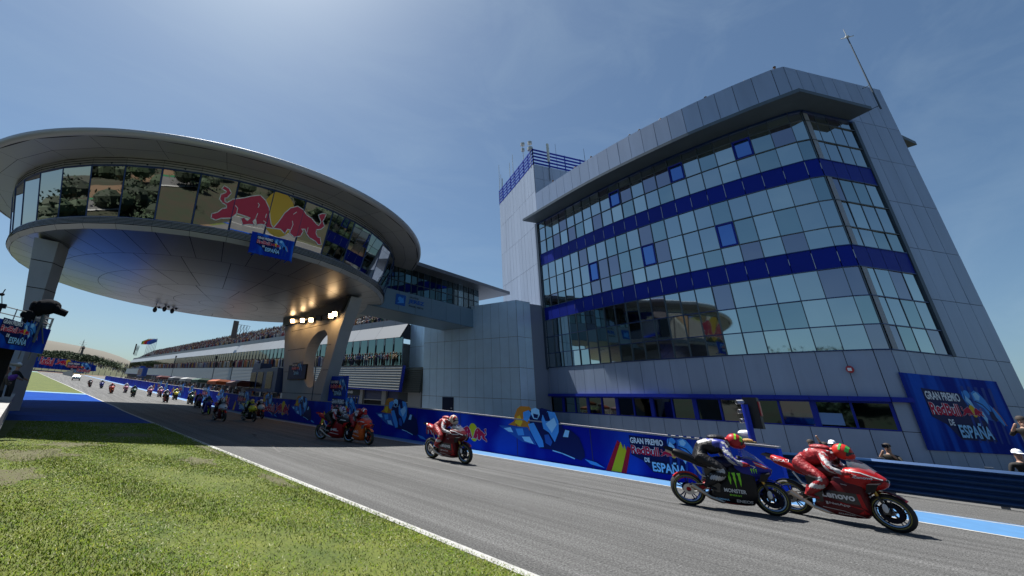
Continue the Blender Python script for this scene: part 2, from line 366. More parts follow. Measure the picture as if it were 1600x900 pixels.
# asphalt
m_as = mat('asphalt', (.195, .196, .197), .82, var=.12, vs=.35, bump=.5, bs=90, spec=.3, stretch=(1, 1, 1))
t = m_as.node_tree; b_ = t.nodes['Principled BSDF']
old = b_.inputs['Base Color'].links[0].from_socket
tcx = t.nodes.new('ShaderNodeTexCoord')
def tnoise(scale, stretch, lo, hi, p0=.35, p1=.65, det=3):
    mp_ = t.nodes.new('ShaderNodeMapping'); mp_.inputs['Scale'].default_value = stretch; t.links.new(tcx.outputs['Object'], mp_.inputs[0])
    n_ = t.nodes.new('ShaderNodeTexNoise'); n_.inputs['Scale'].default_value = scale; n_.inputs['Detail'].default_value = det; t.links.new(mp_.outputs[0], n_.inputs['Vector'])
    r_ = t.nodes.new('ShaderNodeValToRGB'); r_.color_ramp.elements[0].position = p0; r_.color_ramp.elements[1].position = p1
    r_.color_ramp.elements[0].color = (lo, lo, lo, 1); r_.color_ramp.elements[1].color = (hi, hi, hi, 1); t.links.new(n_.outputs['Fac'], r_.inputs[0]); return r_.outputs[0]
def tmul(a, b):
    m_ = t.nodes.new('ShaderNodeMixRGB'); m_.blend_type = 'MULTIPLY'; m_.inputs[0].default_value = 1; t.links.new(a, m_.inputs[1]); t.links.new(b, m_.inputs[2]); return m_.outputs[0]
o1 = tmul(old, tnoise(38, (1, 1, 1), .45, 1.6, .35, .68, 5)); o1 = tmul(o1, tnoise(110, (1, 1, 1), .6, 1.45, .4, .62, 2)); o1 = tmul(o1, tnoise(1.0, (2.2, .035, 1), .74, 1.1, .38, .66, 4)); o1 = tmul(o1, tnoise(1.0, (14, .12, 1), .86, 1.06, .35, .6, 3))
t.links.new(o1, b_.inputs['Base Color'])
XB = 15.1
sheet('racetrack', [(Y, [xw(Y), 8, 12, XB-1.25]) for Y in YS], m_as)
m_pit = mat('pit_asphalt', (.15, .15, .15), .85, var=.2, vs=.4, bump=.3, bs=60)
sheet('pit_lane', [(Y, [XB+.1, 22, 28, 60]) for Y in YS if Y >= -60], m_pit, dz=-.004)
m_wl = mat('white_line_paint', (.60, .60, .58), .75, var=.35, vs=6, c2=(.68, .68, .66))
sheet('white_edge_line', [(Y, [xw(Y)-.1, xw(Y)+.06]) for Y in YS], m_wl, dz=.004)
m_lb = mat('light_blue_paint', (.10, .30, .62), .65, var=.1, vs=3)
XS = [(-60, 14.85, 17.0), (2.0, 14.85, 17.0), (6.0, 14.35, 16.9)]
m_bp = mat('blue_run_off_paint', (.003, .050, .30), .9, var=.18, vs=.8, c2=(.005, .065, .36), spec=.08)
sheet('light_blue_edge_strip', [(Y, [XB-1.25, XB+.1]) for Y in YS if Y >= 4]+[] , m_lb, dz=0)
sheet('light_blue_pit_exit_strip', [(-60, [14.75, 17.05]), (0, [14.75, 17.05]), (2, [14.9, 17.0]), (3.0, [14.4, 16.9]), (3.9, [13.95, 16.8])], m_lb, dz=.006)
sheet('white_pit_exit_line', [(-60, [14.62, 14.75]), (0, [14.62, 14.75]), (2, [14.77, 14.9]), (3, [14.27, 14.4]), (3.9, [13.82, 13.95])], m_wl, dz=.008)
sheet('white_pit_exit_inner_line', [(-60, [17.05, 17.16]), (3.9, [16.8, 16.9])], m_wl, dz=.008)
sheet('white_barrier_line', [(Y, [XB-1.36, XB-1.25]) for Y in YS if Y >= 5], m_wl, dz=.008)
sheet('pit_exit_asphalt', [(-60, [13.8, 20.6]), (-20, [13.8, 20.6]), (0, [13.85, 20.6]), (4.0, [13.85, 20.4])], m_as, dz=0)
for i_, (x0, x1, y0, y1, wd_) in enumerate(((9.0, 9.7, 6, 26, .16), (11.2, 10.6, 3, 17, .14), (7.2, 7.9, 5.5, 30, .12), (12.2, 11.9, 8, 40, .2), (6.2, 8.4, 14, 24, .11), (10.1, 10.3, 20, 60, .22))):
    k_ = 12; P_ = [(x0+(x1-x0)*j/k_+.04*math.sin(j*1.3+i_), y0+(y1-y0)*j/k_) for j in range(k_+1)]; mb = MB()
    for (a, b), (c, d) in zip(P_, P_[1:]): mb.quad((a, b, zg(b)+.004), (a+wd_, b, zg(b)+.004), (c+wd_, d, zg(d)+.004), (c, d, zg(d)+.004))
    mb.build('tyre_mark', mat('tyre_mark_rubber', (.12, .12, .122), .75, var=.25, vs=3, c2=(.165, .165, .167)), kind='structure')
# grass either side of the blue painted run-off
m_gr = mat('grass_turf', (.10, .17, .010), .95, var=.3, vs=1.1, c2=(.19, .22, .022))
t = m_gr.node_tree; b_ = t.nodes['Principled BSDF']; old = b_.inputs['Base Color'].links[0].from_socket
tcx = t.nodes.new('ShaderNodeTexCoord')
o1 = tmul(old, tnoise(30, (1, 1, 1), .55, 1.35, .3, .7, 6)); t.links.new(o1, b_.inputs['Base Color'])
XL = -9.0
def yr(a, b): return [a]+[y for y in YS if a < y < b]+[b]
sheet('grass_verge', [(Y, [XL, -3, xw(Y)-.1]) for Y in yr(-9, 26.2)], m_gr)
sheet('blue_run_off', [(Y, [XL, -3, xw(Y)-.1]) for Y in yr(26.2, 66)], m_bp)
sheet('light_blue_run_off_edge', [(Y, [XL, xw(Y)-.1]) for Y in (65.2, 67.6)], mat('pale_blue_paint', (.16, .42, .72), .6), dz=.012)
sheet('far_grass_verge', [(Y, [xw(Y)-60, xw(Y)-8, xw(Y)-.1]) for Y in yr(66, 330)], m_gr)
sheet('painted_bend_edge', [(Y, [-60, xw(Y)+.5]) for Y in (330, 372)], mat('turquoise_paint', (.12, .42, .45), .7), dz=.01)
sheet('gravel_bend', [(Y, [-200, XB+14]) for Y in yr(372, 460)], mat('gravel', (.24, .15, .085), .95, var=.1, vs=.3), dz=.03)
sheet('bare_verge_edge', [(Y, [-.8, 1.2]) for Y in (12.5, 14, 15.5)], mat('bare_soil', (.22, .17, .11), .95, var=.4, vs=4), dz=.003) if False else None
sheet('left_service_road', [(Y, [-26, XL]) for Y in yr(-60, 66)], m_pit)
sheet('hillside_lawn', [(Y, [XL-51, -26]) for Y in yr(-60, 66)], m_gr)
# grass blades near the camera (one uncountable mass)
rng = np.random.default_rng(3)
N = 210000
Y = 2.2*np.exp(rng.random(N)*math.log(26.1/2.2)); X = -.8+rng.random(N)*5.36+np.abs(rng.normal(size=N))*.035
PT = [(-.1, 14.3, 1.0, 1.1), (.9, 16.4, .8, .6), (-.2, 11.2, .5, .9), (3.4, 12.5, .4, .7), (2.6, 19.5, .9, .7), (1.4, 4.6, .16, .22), (4.2, 9.5, .18, .9), (4.3, 15, .16, 1.6)]
keep = np.ones(len(X), bool)
for a_, b_2, ra, rb in PT:
    dd = np.hypot((X-a_)/ra, (Y-b_2)/rb)*(1+.25*np.sin(np.arctan2(Y-b_2, X-a_)*5+a_)); keep &= ~((dd < 1) & (rng.random(len(X)) < .85*(1.25-dd)))
X, Y = X[keep], Y[keep]; N = len(X)
for i_, (a_, b_2, ra, rb) in enumerate(PT):
    pm = MB(); pm.poly([(a_+ra*.92*math.cos(t_)/(1+.25*math.sin(t_*5+a_)), b_2+rb*.92*math.sin(t_)/(1+.25*math.sin(t_*5+a_)), .003) for t_ in [2*math.pi*k_/30 for k_ in range(30)] if a_+ra*.92*math.cos(t_)/(1+.25*math.sin(t_*5+a_)) < 4.5]); pm.build('bare_patch', mat('bare_soil', (.20, .16, .09), .95, var=.35, vs=6, c2=(.15, .17, .05)), kind='structure')
msk = np.sin(X*1.7+.6*np.sin(Y*1.1))+np.cos(Y*1.3+X)+rng.normal(size=N)*.9 > -1.1
X, Y = X[msk], Y[msk]; N = len(X)
h = (.008+.020*rng.random(N))*(1+.25*np.sin(X*3+Y)); wd = .003+.0026*Y/6; a = rng.random(N)*6.283; ln = rng.normal(size=(N, 2))*.018
V = np.zeros((N, 3, 3)); V[:, 0] = np.c_[X-wd*np.cos(a), Y-wd*np.sin(a), np.zeros(N)]; V[:, 1] = np.c_[X+wd*np.cos(a), Y+wd*np.sin(a), np.zeros(N)]; V[:, 2] = np.c_[X+ln[:, 0], Y+ln[:, 1], h]
me = bpy.data.meshes.new('grass_blades'); me.vertices.add(N*3); me.vertices.foreach_set('co', V.reshape(-1)); me.loops.add(N*3); me.loops.foreach_set('vertex_index', np.arange(N*3, dtype=np.int32))
me.polygons.add(N); me.polygons.foreach_set('loop_start', np.arange(0, N*3, 3, dtype=np.int32)); me.update(calc_edges=True)
gb = bpy.data.objects.new('grass_blades', me); col.objects.link(gb); tag(gb, 'short sunlit green grass with dry patches beside the white track line', 'grass', kind='stuff')
m_bl = palette_mat('grass_blade', [(.22, .38, .015), (.30, .46, .02), (.40, .50, .03), (.24, .38, .02), (.50, .48, .08), (.32, .44, .02), (.8, .8, .5), (.2, .36, .015)], 'island', .7); me.materials.append(m_bl)
t = m_bl.node_tree; b_ = t.nodes['Principled BSDF']; old = b_.inputs['Base Color'].links[0].from_socket; tcx = t.nodes.new('ShaderNodeTexCoord')
dm = t.nodes.new('ShaderNodeMixRGB'); dm.inputs[2].default_value = (.18, .15, .08, 1); t.links.new(old, dm.inputs[1]); t.links.new(tnoise(1.6, (1, 1, 1), 0, .7, .56, .78, 8), dm.inputs[0])
t.links.new(tmul(dm.outputs[0], tnoise(5, (1, 1, 1), .6, 1.2, .3, .65, 6)), b_.inputs['Base Color'])
# far hill, scrub and trees
m_hill = mat('bare_hillside', (.25, .23, .19), .95, var=.2, vs=.012, c2=(.20, .185, .15))
hp = [(-200, 470), (-60, 500), (20, 520), (60, 529), (90, 534), (125, 541), (160, 549), (182, 556), (205, 566), (235, 577), (300, 592), (420, 610)]
mb = MB(); rows = []
for dy, f in ((0, 0), (35, .45), (90, .8), (160, 1), (260, .9), (420, .2)):
    for x, y in hp:
        P = atY(x, y, 900); mb.v.append((P.x*(1+dy/2500)+(rng.random()-.5)*6, 740+dy+(rng.random()-.5)*10, 9.9+(P.z-9.9)*f*(1 if f else 0)))
k = len(hp)
for j in range(5):
    for i in range(k-1): mb.f.append((j*k+i, j*k+i+1, (j+1)*k+i+1, (j+1)*k+i)); mb.m.append(0)
mb.build('hill', m_hill, kind='structure', smooth=True)
m_leaf = mat('leaf_green', (.045, .085, .02), .8, island=.6); m_leaf2 = mat('leaf_dark', (.04, .07, .03), .8, island=.6); m_bark = mat('bark', (.09, .06, .04), .9)
def leaf_cloud(mb, c, r, n, s, rg, core=False):
    if core: mb.ell(tuple(c), tuple(np.array(r)*.62), 7, 5)
    for _ in range(n):
        d = rg.normal(size=3); d /= np.linalg.norm(d); q = c+d*r*(.55+.45*rg.random()**.5)*(.75+.35*math.sin(d[0]*4+c[0])*math.cos(d[2]*5+c[1]))
        u = rg.normal(size=3); u /= np.linalg.norm(u); v = np.cross(u, rg.normal(size=3)); v /= np.linalg.norm(v); z = s*(.6+.8*rg.random())
        mb.add([q-u*z, q+v*z*.6, q+u*z, q-v*z*.6], [(0, 1, 2, 3)])
def tree(x, y, z, h, w_, label, group, n=420, m=None, cat='tree', s=.3):
    e = empty('tree', (x, y, z), label, cat, group)
    tk = MB(); tk.tube((x, y, z-.2), (x+.1*w_, y, z+h*.5), .035*h, .018*h, 7)
    for i in range(4):
        a = i*1.7; tk.tube((x+.05*w_, y, z+h*.35), (x+.3*w_*math.cos(a), y+.3*w_*math.sin(a), z+h*.7), .012*h, .005*h, 5)
    tk.build('trunk', m_bark, e); cr_ = MB()
    rg = np.random.default_rng(int(abs(x*13+y*7))+1)
    for i in range(7):
        a = i*2.4; q = np.array([x+.27*w_*math.cos(a), y+.27*w_*math.sin(a), z+h*(.5+.32*rg.random())])
        leaf_cloud(cr_, q, np.array([w_*.3, w_*.3, h*.24]), n//7, s, rg)
    cr_.build('crown', m or m_leaf, e); return e
# scrub mass at the foot of the hill
sc = MB(); rg = np.random.default_rng(11)
for i in range(620):
    px_ = 52+rg.random()*160; Yd = 520+rg.random()*180
    top = np.interp(px_, [52, 100, 150, 178, 215], [547, 549, 557, 566, 582])
    P = atY(px_, top+rg.random()*rg.random()*26, Yd)
    leaf_cloud(sc, np.array([P.x, P.y, P.z-2]), np.array([4.5, 4.5, 3.2]), 60, .75, rg)
sc.build('hillside_scrub', mat('leaf_hill', (.075, .115, .05), .9, island=.35)); tag(bpy.data.objects['hillside_scrub'], 'dark green scrub and low trees covering the foot of the bare hill', 'scrub', kind='stuff')  # lighter leaf green carries the distance haze in its colour
bank = MB()
bk = [(40, 566), (100, 568), (150, 575), (200, 588), (240, 598)]
for Yd, f in ((470, 1.0), (720, 0)):
    for x, y in bk: P = atY(x, y-(0 if f else 18), Yd); bank.v.append((P.x, Yd, P.z))
for Yd in (452,):
    for x, y in bk: P = atY(x, y+15, Yd); bank.v.append((P.x, Yd, 9.8))
for i in range(4): bank.f += [(i, i+1, 5+i+1, 5+i), (10+i, 10+i+1, i+1, i)]; bank.m += [0, 0]
bank.build('spectator_bank', mat('bank_turf', (.09, .10, .04), .95, var=.3, vs=.1), kind='structure')
# behind and beside the camera: wooded embankment seen in the mirrored glass
emb = MB(); ex = [-400, -120, -55, -25, 10, 45, 90, 200]
for Yb, zb in ((-76, .0), (-86, 3.5), (-98, 6.5), (-120, 9.5), (-400, 20)): emb.v += [(X, Yb-10*math.sin(X*.05), zb-.05+.6*math.sin(X*.3)*(zb > 0)) for X in ex]
for j in range(4):
    for i in range(7): emb.f.append((j*8+i, j*8+i+1, (j+1)*8+i+1, (j+1)*8+i)); emb.m.append(0)
emb.build('embankment', mat('embankment_earth', (.10, .07, .04), .95, var=.4, vs=.3, c2=(.03, .05, .02)), kind='structure')
emb = MB(); ey = [-60, -20, 10, 40, 80, 150, 300]
for Xb, zb in ((-27, .0), (-34, 4.), (-45, 8), (-60, 13), (-300, 30)): emb.v += [(Xb, Yy, zg(Yy)+zb-.05) for Yy in ey]
for j in range(4):
    for i in range(6): emb.f.append((j*7+i, j*7+i+1, (j+1)*7+i+1, (j+1)*7+i)); emb.m.append(0)
emb.build('side_embankment', MATS['embankment_earth'], kind='structure')
rg = np.random.default_rng(5); sc = MB()
for i in range(150):
    X = -130+230*rg.random(); Yy = -84-36*rg.random(); leaf_cloud(sc, np.array([X, Yy, 3+9*rg.random()]), np.array([5, 5, 3.5]), 260, .3, rg, True)
def ez(X): return float(np.interp(-X, [27, 34, 45, 60, 300], [0, 4, 8, 13, 30]))
for i in range(170):
    Yy = rg.choice([-52, -40, -28, 8, 14, 44, 58, 90, 120])+rg.normal()*4; X = -33-26*rg.random()
    leaf_cloud(sc, np.array([X, Yy, ez(X)+1+2.5*rg.random()+zg(Yy)]), np.array([3.2, 3.2, 2.6]), 150, .28, rg, True)
for i in range(90):
    Yy = -80+260*rg.random(); X = -62-20*rg.random(); leaf_cloud(sc, np.array([X, Yy, ez(X)+2*rg.random()+zg(Yy)]), np.array([5, 5, 4]), 150, .4, rg, True)
def slope_strip(name, X0, X1, m, dz):
    mb = MB(); ys_ = [-60, -20, 10, 40, 80, 150]
    for a, b in zip(ys_, ys_[1:]): mb.quad((X0, a, ez(X0)+zg(a)+dz), (X0, b, ez(X0)+zg(b)+dz), (X1, b, ez(X1)+zg(b)+dz), (X1, a, ez(X1)+zg(a)+dz))
    mb.build(name, m, kind='structure')
slope_strip('hill_road', -47, -51.5, m_pit, .10); slope_strip('hill_road_line', -47, -47.5, m_wl, .14); slope_strip('hill_road_green_kerb', -51.5, -52.3, mat('green_paint', (.01, .18, .07), .7), .12); slope_strip('hill_gravel', -52.3, -58, MATS['gravel'], .10)
o = sc.build('embankment_trees', m_leaf2); tag(o, 'dense dark trees on the embankment, mirrored in the saucer windows', 'trees', kind='stuff')
# service road, gravel and marker lines behind the camera (seen mirrored in the saucer windows)
def flat(name, P, m, z): mb = MB(); mb.poly([(a, b, z) for a, b in P], 0); return mb.build(name, m, kind='structure')
flat('gravel_trap', [(-9, -37), (-9, -15), (4.2, -15), (4.2, -37)], MATS['gravel'], .012)
flat('asphalt_apron', [(-9, -15), (-9, -9), (4.5, -9), (4.5, -15)], m_as, .004)
flat('apron_line', [(-9, -15.1), (-9, -14.8), (4.2, -14.8), (4.2, -15.1)], m_wl, .018)
flat('green_kerb', [(-26, -11.2), (-26, -10.6), (-9, -10.6), (-9, -11.2)], mat('green_paint', (.01, .18, .07), .7), .012)
flat('access_road', [(-60, -72), (-60, -48), (80, -40), (80, -66)], m_pit, .02)
flat('access_road_line', [(-60, -58.5), (-60, -57.9), (80, -50), (80, -50.6)], m_wl, .026)
flat('access_road_edge_line', [(-60, -71.6), (-60, -71.1), (80, -65.1), (80, -65.6)], m_wl, .026)
flat('infield_gravel', [(-60, -47.6), (-26, -38), (-26, -26), (-60, -26)], MATS['gravel'], .008)
flat('blue_kerb', [(-60, -48), (-60, -46.6), (20, -42), (20, -43.4)], m_bp, .03)
# ================================================================== MATERIALS for buildings
CL = mat('cladding', (.37, .47, .66), .38, .15, var=.09, vs=.9, stretch=(1, 1, .14), island=.06, spec=.5)
CLD = mat('cladding_darker', (.28, .34, .46), .45, .15, island=.06)
GAP = mat('panel_gap', (.02, .022, .03), .9)
WCL = mat('white_cladding', (.72, .75, .78), .35, .1, island=.03)
SLT = mat('slat_metal', (.42, .42, .40), .35, .7, island=.08)
BLU = mat('blue_frame_paint', (.004, .02, .30), .45, spec=.3)
BSP = mat('blue_spandrel_glass', (.001, .014, .25), .5, spec=.2, island=.12)
MUL = mat('dark_mullion', (.07, .095, .12), .4, .4)
MULB = mat('blue_mullion', (.02, .05, .16), .35, .4)
def glass(name, c, r=.03):
    m = mat(name, c, r, 1.0); t = m.node_tree; b = t.nodes['Principled BSDF']
    n = t.nodes.new('ShaderNodeTexNoise'); n.inputs['Scale'].default_value = .35; tc_ = t.nodes.new('ShaderNodeTexCoord'); t.links.new(tc_.outputs['Object'], n.inputs['Vector'])
    bp = t.nodes.new('ShaderNodeBump'); bp.inputs['Strength'].default_value = .05; bp.inputs['Distance'].default_value = .1; t.links.new(n.outputs['Fac'], bp.inputs['Height']); t.links.new(bp.outputs[0], b.inputs['Normal']); return m
G1 = glass('mirror_glass', (.40, .47, .49)); G2 = glass('mirror_glass_teal', (.32, .41, .42)); G3 = glass('mirror_glass_grey', (.27, .28, .34)); G4 = glass('mirror_glass_pale', (.47, .55, .55)); GB = glass('blue_opening_glass', (.12, .22, .48))
GD = glass('dark_glass', (.10, .14, .15)); GU = glass('saucer_mirror_glass', (.43, .43, .42), .015)
CONC = mat('pillar_concrete', (.38, .40, .42), .75, var=.1, vs=.4, bump=.1, bs=8)
# ================================================================== CONTROL TOWER
S = 1.6
FP = spline([(39.5, 26.2), (37.76, 20.5), (36.6, 16.2), (35.85, 12.3), (35.45, 8.8), (35.35, 5.6), (35.5, 3.0)], 5)
RD = Vector((39.7-35.75, .45-2.35)).normalized()
CN = Vector((35.75, 2.35)); GE = Vector((39.7, .45)); RE = Vector((43.9, -1.57))
LW = spline([(39.5, 26.2), (42.6, 31.5), (45.3, 36.3)], 4)      # tall left part
tower = empty('control_tower', (40, 10, 0), 'tall grey race control tower with curved bands of mirrored and royal blue glass', 'building')
wl = MB()
FPr = list(reversed(FP))
rows_low = [0, 1.84]; front = [tuple(p) for p in FPr]+[]
corner = [tuple(CN), tuple(FPr[0])]
panel_wall(wl, front, [0, 1.84], 1.16, 1); panel_wall(wl, front, [3.5, 5.96], 1.16, 1)
panel_wall(wl, corner, [0, 1.84, 3.5, 5.96], None, 1)
wl.v = [tuple(v) for v in wl.v]
panel_wall(wl, [CN, RE], [0, 3.5, 5.96], 1.1, -1)
panel_wall(wl, [GE+RD*.02, RE], [5.96, 9.3, 12.6, 15.9, 19.2, 22.3, 26.1], 1.1, -1)
panel_wall(wl, [CN, GE+RD*.02], [22.3, 26.1], 1.1, -1)
panel_wall(wl, front, [22.3, 26.1], 1.16, 1); panel_wall(wl, corner, [22.3, 26.1], None, 1)
wl.build('wall', [CL, GAP], tower)
lw = MB(); panel_wall(lw, LW, [0, 3.5, 8, 12.5, 17.5, 22.1, 26.5, 30.2], .95, 1)
BR = Vector((62, 20)); BL = Vector((60, 36)); back = Vector((56, 31))
p2_ = atZ(910, 250, 32.5); LV = Vector((p2_.x, p2_.y)); lvd = (LV-Vector((39.5, 26.2))).normalized(); LVE = Vector((39.5, 26.2))+lvd*14
panel_wall(lw, [(39.5, 26.2), LVE], [26.1, 28.2, 30.2], 1.25, -1)
panel_wall(lw, [(45.3, 36.3), (60, 36.3)], [0, 6, 12, 18, 24, 30.2], 1.4, -1)
lw.build('side_wall', [mat('cladding_side', (.40, .47, .60), .4, .12, var=.08, vs=.9, stretch=(1, 1, .14), island=.05), GAP], tower)
cm = MB()      # core that closes the building
core = [(p.x+.08*1, p.y) for p in FP]+[(CN.x+.1, CN.y+.15), (RE.x, RE.y+.12), (60, 2), (60, 36), (45.4, 36.1), (39.7, 26.2)]
cm.prism([(a+.12, b, 0) for a, b in core], (0, 0, 5.9))
cm.prism([(a+.5, b+.05, 22.2) for a, b in core], (0, 0, .25))
cm.prism([(a, b, 0.0) for a, b in ((60, 2), (60, 36), (59.8, 36), (59.8, 2))], (0, 0, 26))
cm.prism([(a, b, 24.6) for a, b in [(p.x+.4, p.y) for p in FP]+[(CN.x+.5, CN.y+.5), (RE.x, RE.y+.5), (60, 2), (60, 36), (45.4, 36.1), (40, 26.2)]], (0, 0, .1))
cm.prism([(40.2, 26.4, 26), (45.5, 35.8, 26), (58, 35.8, 26), (LVE.x, LVE.y+.5, 26)], (0, 0, 4.0))
cm.prism([(RE.x-.1, RE.y+.1, 0), (RE.x-.3, RE.y+.4, 0), (59.8, 2, 0), (60, 2.2, 0)], (0, 0, 26.08))
cm.build('core', CLD, tower)
# canopy
cy_ = [(37.7, 27.0), (34.9, 17.6), (33.5, 9.6), (33.25, 4.2), (33.35, 1.85), (39.0, -.75), (39.55, .5)]
cp = spline(cy_[:4], 5)+[Vector(p) for p in cy_[4:]]
inner = [Vector((p.x+.06, p.y)) for p in FP]+[CN.copy()]
poly = [(p.x, p.y, 22.12) for p in cp]+[(p.x, p.y, 22.12) for p in [GE+RD*.2, CN]+list(reversed(FP))]
cb = MB(); cb.prism(poly, (0, 0, .26)); cb.build('canopy', mat('canopy_panel', (.07, .10, .13), .55, .2, var=.12, vs=.5), tower)
cb = MB(); P0 = atZ(1400, 207, 22.1)
cb.prism([(RE.x-.1, RE.y+.2, 22.0), (RE.x+2.6, RE.y-.6, 22.0), (RE.x+3.6, RE.y+6, 22.0), (RE.x, RE.y+6, 22.0)], (0, 0, .3)); cb.build('rear_canopy', MATS['canopy_panel'], tower)
# glass ribbons
ROWS = [[5.99, 7.38, 9.03, 10.79], [12.14, 13.39, 15.2, 16.91], [18.23, 19.75, 21.3, 22.1]]
SP = [(10.79, 12.14), (16.91, 18.23)]
FQ = resample(FPr, 1.15)          # from corner to far left
nF = len(FQ)-1; rr = random.Random(4)
gm = [G1, G2, G3, G4, GB]
OPEN = {(2, 2), (2, 6), (2, 11), (1, 4), (1, 9), (1, 14)}
def pane(mb, a, b, z0, z1, out, mi, jit=.011):
    d = (b-a).normalized(); n = Vector((-d.y, d.x))*out; j = [rr.uniform(-jit, jit) for _ in range(3)]
    P = [Vector((a.x+n.x*j[0], a.y+n.y*j[0], z0)), Vector((b.x+n.x*j[1], b.y+n.y*j[1], z0)), Vector((b.x+n.x*(j[1]+j[2]), b.y+n.y*(j[1]+j[2]), z1)), Vector((a.x+n.x*(j[0]+j[2]), a.y+n.y*(j[0]+j[2]), z1))]
    mb.add(P, [(0, 1, 2, 3)], mi)
cols = [(FQ[i], FQ[i+1], 1, i) for i in range(nF)]+[(CN, FQ[0], 1, -1)]
RQ = [CN+RD*(GE-CN).length*i/4 for i in range(5)]
cols += [(RQ[i], RQ[i+1], -1, 100+i) for i in range(4)]
for st, zr in enumerate(ROWS):
    for a, b, out, i in cols:
        mb = MB(); op = (st, i) in OPEN
        for q in range(3):
            r = rr.random(); mi = 0 if r < .42 else 1 if r < .64 else 2 if r < .80 else 3
            if op and q == 1:
                mi = 4
            pane(mb, a, b, zr[q], zr[q+1], out, mi)
        o = mb.build('window', gm, tower)
        if op:
            d = (b-a).normalized(); n = Vector((-d.y, d.x))*out; fr = MB(); z0, z1 = zr[1]+.06, zr[2]-.06
            A = Vector((a.x, a.y, 0))+Vector((d.x, d.y, 0))*.06; B = Vector((b.x, b.y, 0))-Vector((d.x, d.y, 0))*.06; off = Vector((n.x, n.y, 0))*.05
            cs = [A+off+Vector((0, 0, z0)), B+off+Vector((0, 0, z0)), B+off+Vector((0, 0, z1)), A+off+Vector((0, 0, z1))]
            for k in range(4): fr.tube(cs[k], cs[(k+1) % 4], .075, n=4)
            fr.build('opening_frame', BLU, o)
for st, (z0, z1) in enumerate(SP):
    mb = MB()
    for a, b, out, i in cols:
        d = (b-a).normalized(); n = Vector((-d.y, d.x))*out*.03
        mb.add([Vector((a.x+n.x+d.x*.015, a.y+n.y+d.y*.015, z0)), Vector((b.x+n.x-d.x*.015, b.y+n.y-d.y*.015, z0)), Vector((b.x+n.x-d.x*.015, b.y+n.y-d.y*.015, z1)), Vector((a.x+n.x+d.x*.015, a.y+n.y+d.y*.015, z1))], [(0, 1, 2, 3)])
    mb.build('spandrel_band', BSP, tower)
FB = {}; fm = MB(); fb = MB(); fl = MB()
for a, b, out, i in cols:
    d = (b-a).normalized(); n = Vector((-d.y, d.x))*out; dp = .09 if i < 100 else .025
    for st, zr in enumerate(ROWS):
        fm.box((a.x+n.x*dp/3, a.y+n.y*dp/3, (zr[0]+zr[3])/2), (.042, dp, zr[3]-zr[0]), rz=math.atan2(d.y, d.x))
        for z in zr: (FB.setdefault(z, MB()) if st == 0 or z in (zr[0], zr[3]) else fm).slab((a.x+n.x*.035, a.y+n.y*.035), (b.x+n.x*.035, b.y+n.y*.035), z-.024, z+.024, .08 if i < 100 else .08)
    for z0, z1 in SP:
        if i < 18: fl = MB(); fl.box((a.x+n.x*.05, a.y+n.y*.05, (z0+z1)/2+rr.uniform(-.1, .1)), (.022, .02, (z1-z0)*rr.uniform(.3, .85)), rz=math.atan2(d.y, d.x)); fl.build('joint_strip', mat('sealant', (.5, .52, .55), .3, .6), tower)
    fb.slab((a.x+n.x*.06, a.y+n.y*.06), (b.x+n.x*.06, b.y+n.y*.06), 21.95, 22.1, .2)
fm.build('window_frame', MUL, tower); fb.build('canopy_trim', MULB, tower); [q_.build('blue_window_frame', MULB, tower) for q_ in FB.values()]
# corner column seen behind the first bay, side jamb
jb = MB()
jb.slab(GE-RD*.0, GE+RD*.28, 5.96, 22.12, .2); jb.build('jamb', mat('jamb_dark', (.05, .075, .11), .5, .3), tower)
jb = MB(); jb.box((FP[0].x+.02, FP[0].y+.2, 14), (.3, .35, 16.3), rz=-.3); jb.build('jamb', MATS['jamb_dark'], tower)
cc = MB(); 
for zr in ROWS:
    for a in (RQ[0]+RD*.28,): cc.box((a.x+.02, a.y-.045, (zr[0]+zr[3])/2), (.38, .03, zr[3]-zr[0]), rz=math.atan2(RD.y, RD.x))
cc.build('corner_column', mat('corner_column', (.25, .27, .3), .5, .2), tower)
# ground floor strip window and awning
STR = [p for p in FPr]
aw = MB()
sq = resample(STR, 1.6)
for a, b in zip(sq, sq[1:]):
    d = (b-a).normalized(); n = Vector((-d.y, d.x)); aw.slab(a+n*.16, b+n*.16, 3.26, 3.5, .42)
aw.slab(CN+Vector((-.1, -.12)), FPr[0]+Vector((-.16, 0)), 3.26, 3.5, .3)
aw.build('awning', BLU, tower)
sg = MB(); sf = MB(); rr2 = random.Random(9)
for k, (a, b) in enumerate(zip(sq, sq[1:])):
    d = (b-a).normalized(); n = Vector((-d.y, d.x)); ai, bi = a-n*.12, b-n*.12
    pane(sg, ai, bi, 1.86, 3.28, 1, 1 if rr2.random() < .25 else 0, .02)
    sf.box((ai.x+n.x*.03, ai.y+n.y*.03, 2.57), (.1 if k % 2 else .28, .1, 1.42), rz=math.atan2(d.y, d.x))
    sf.slab(ai+n*.05, bi+n*.05, 1.82, 1.9, .12); sf.slab(ai+n*.05, bi+n*.05, 3.18, 3.27, .12)
sg.build('strip_window', [GD, G3], tower); sf.build('strip_window_frame', BLU, tower)
lt = MB()
q = sq[1].lerp(sq[2], .3); q2 = sq[2]; d = (q2-q).normalized(); n = Vector((-d.y, d.x)); lt.add([Vector((q.x+n.x*z_, q.y+n.y*z_, 1.95)) if 0 else Vector((q.x-n.x*.06, q.y-n.y*.06, 1.98)), Vector((q2.x-n.x*.06, q2.y-n.y*.06, 1.98)), Vector((q2.x-n.x*.06, q2.y-n.y*.06, 2.6)), Vector((q.x-n.x*.06, q.y-n.y*.06, 2.6))], [(0, 1, 2, 3)]) if False else lt.slab(q-n*.07, q2-n*.07, 1.98, 2.6, .01)
lt.build('window_blind', mat('pale_blue_blind', (.13, .25, .5), .6), tower)
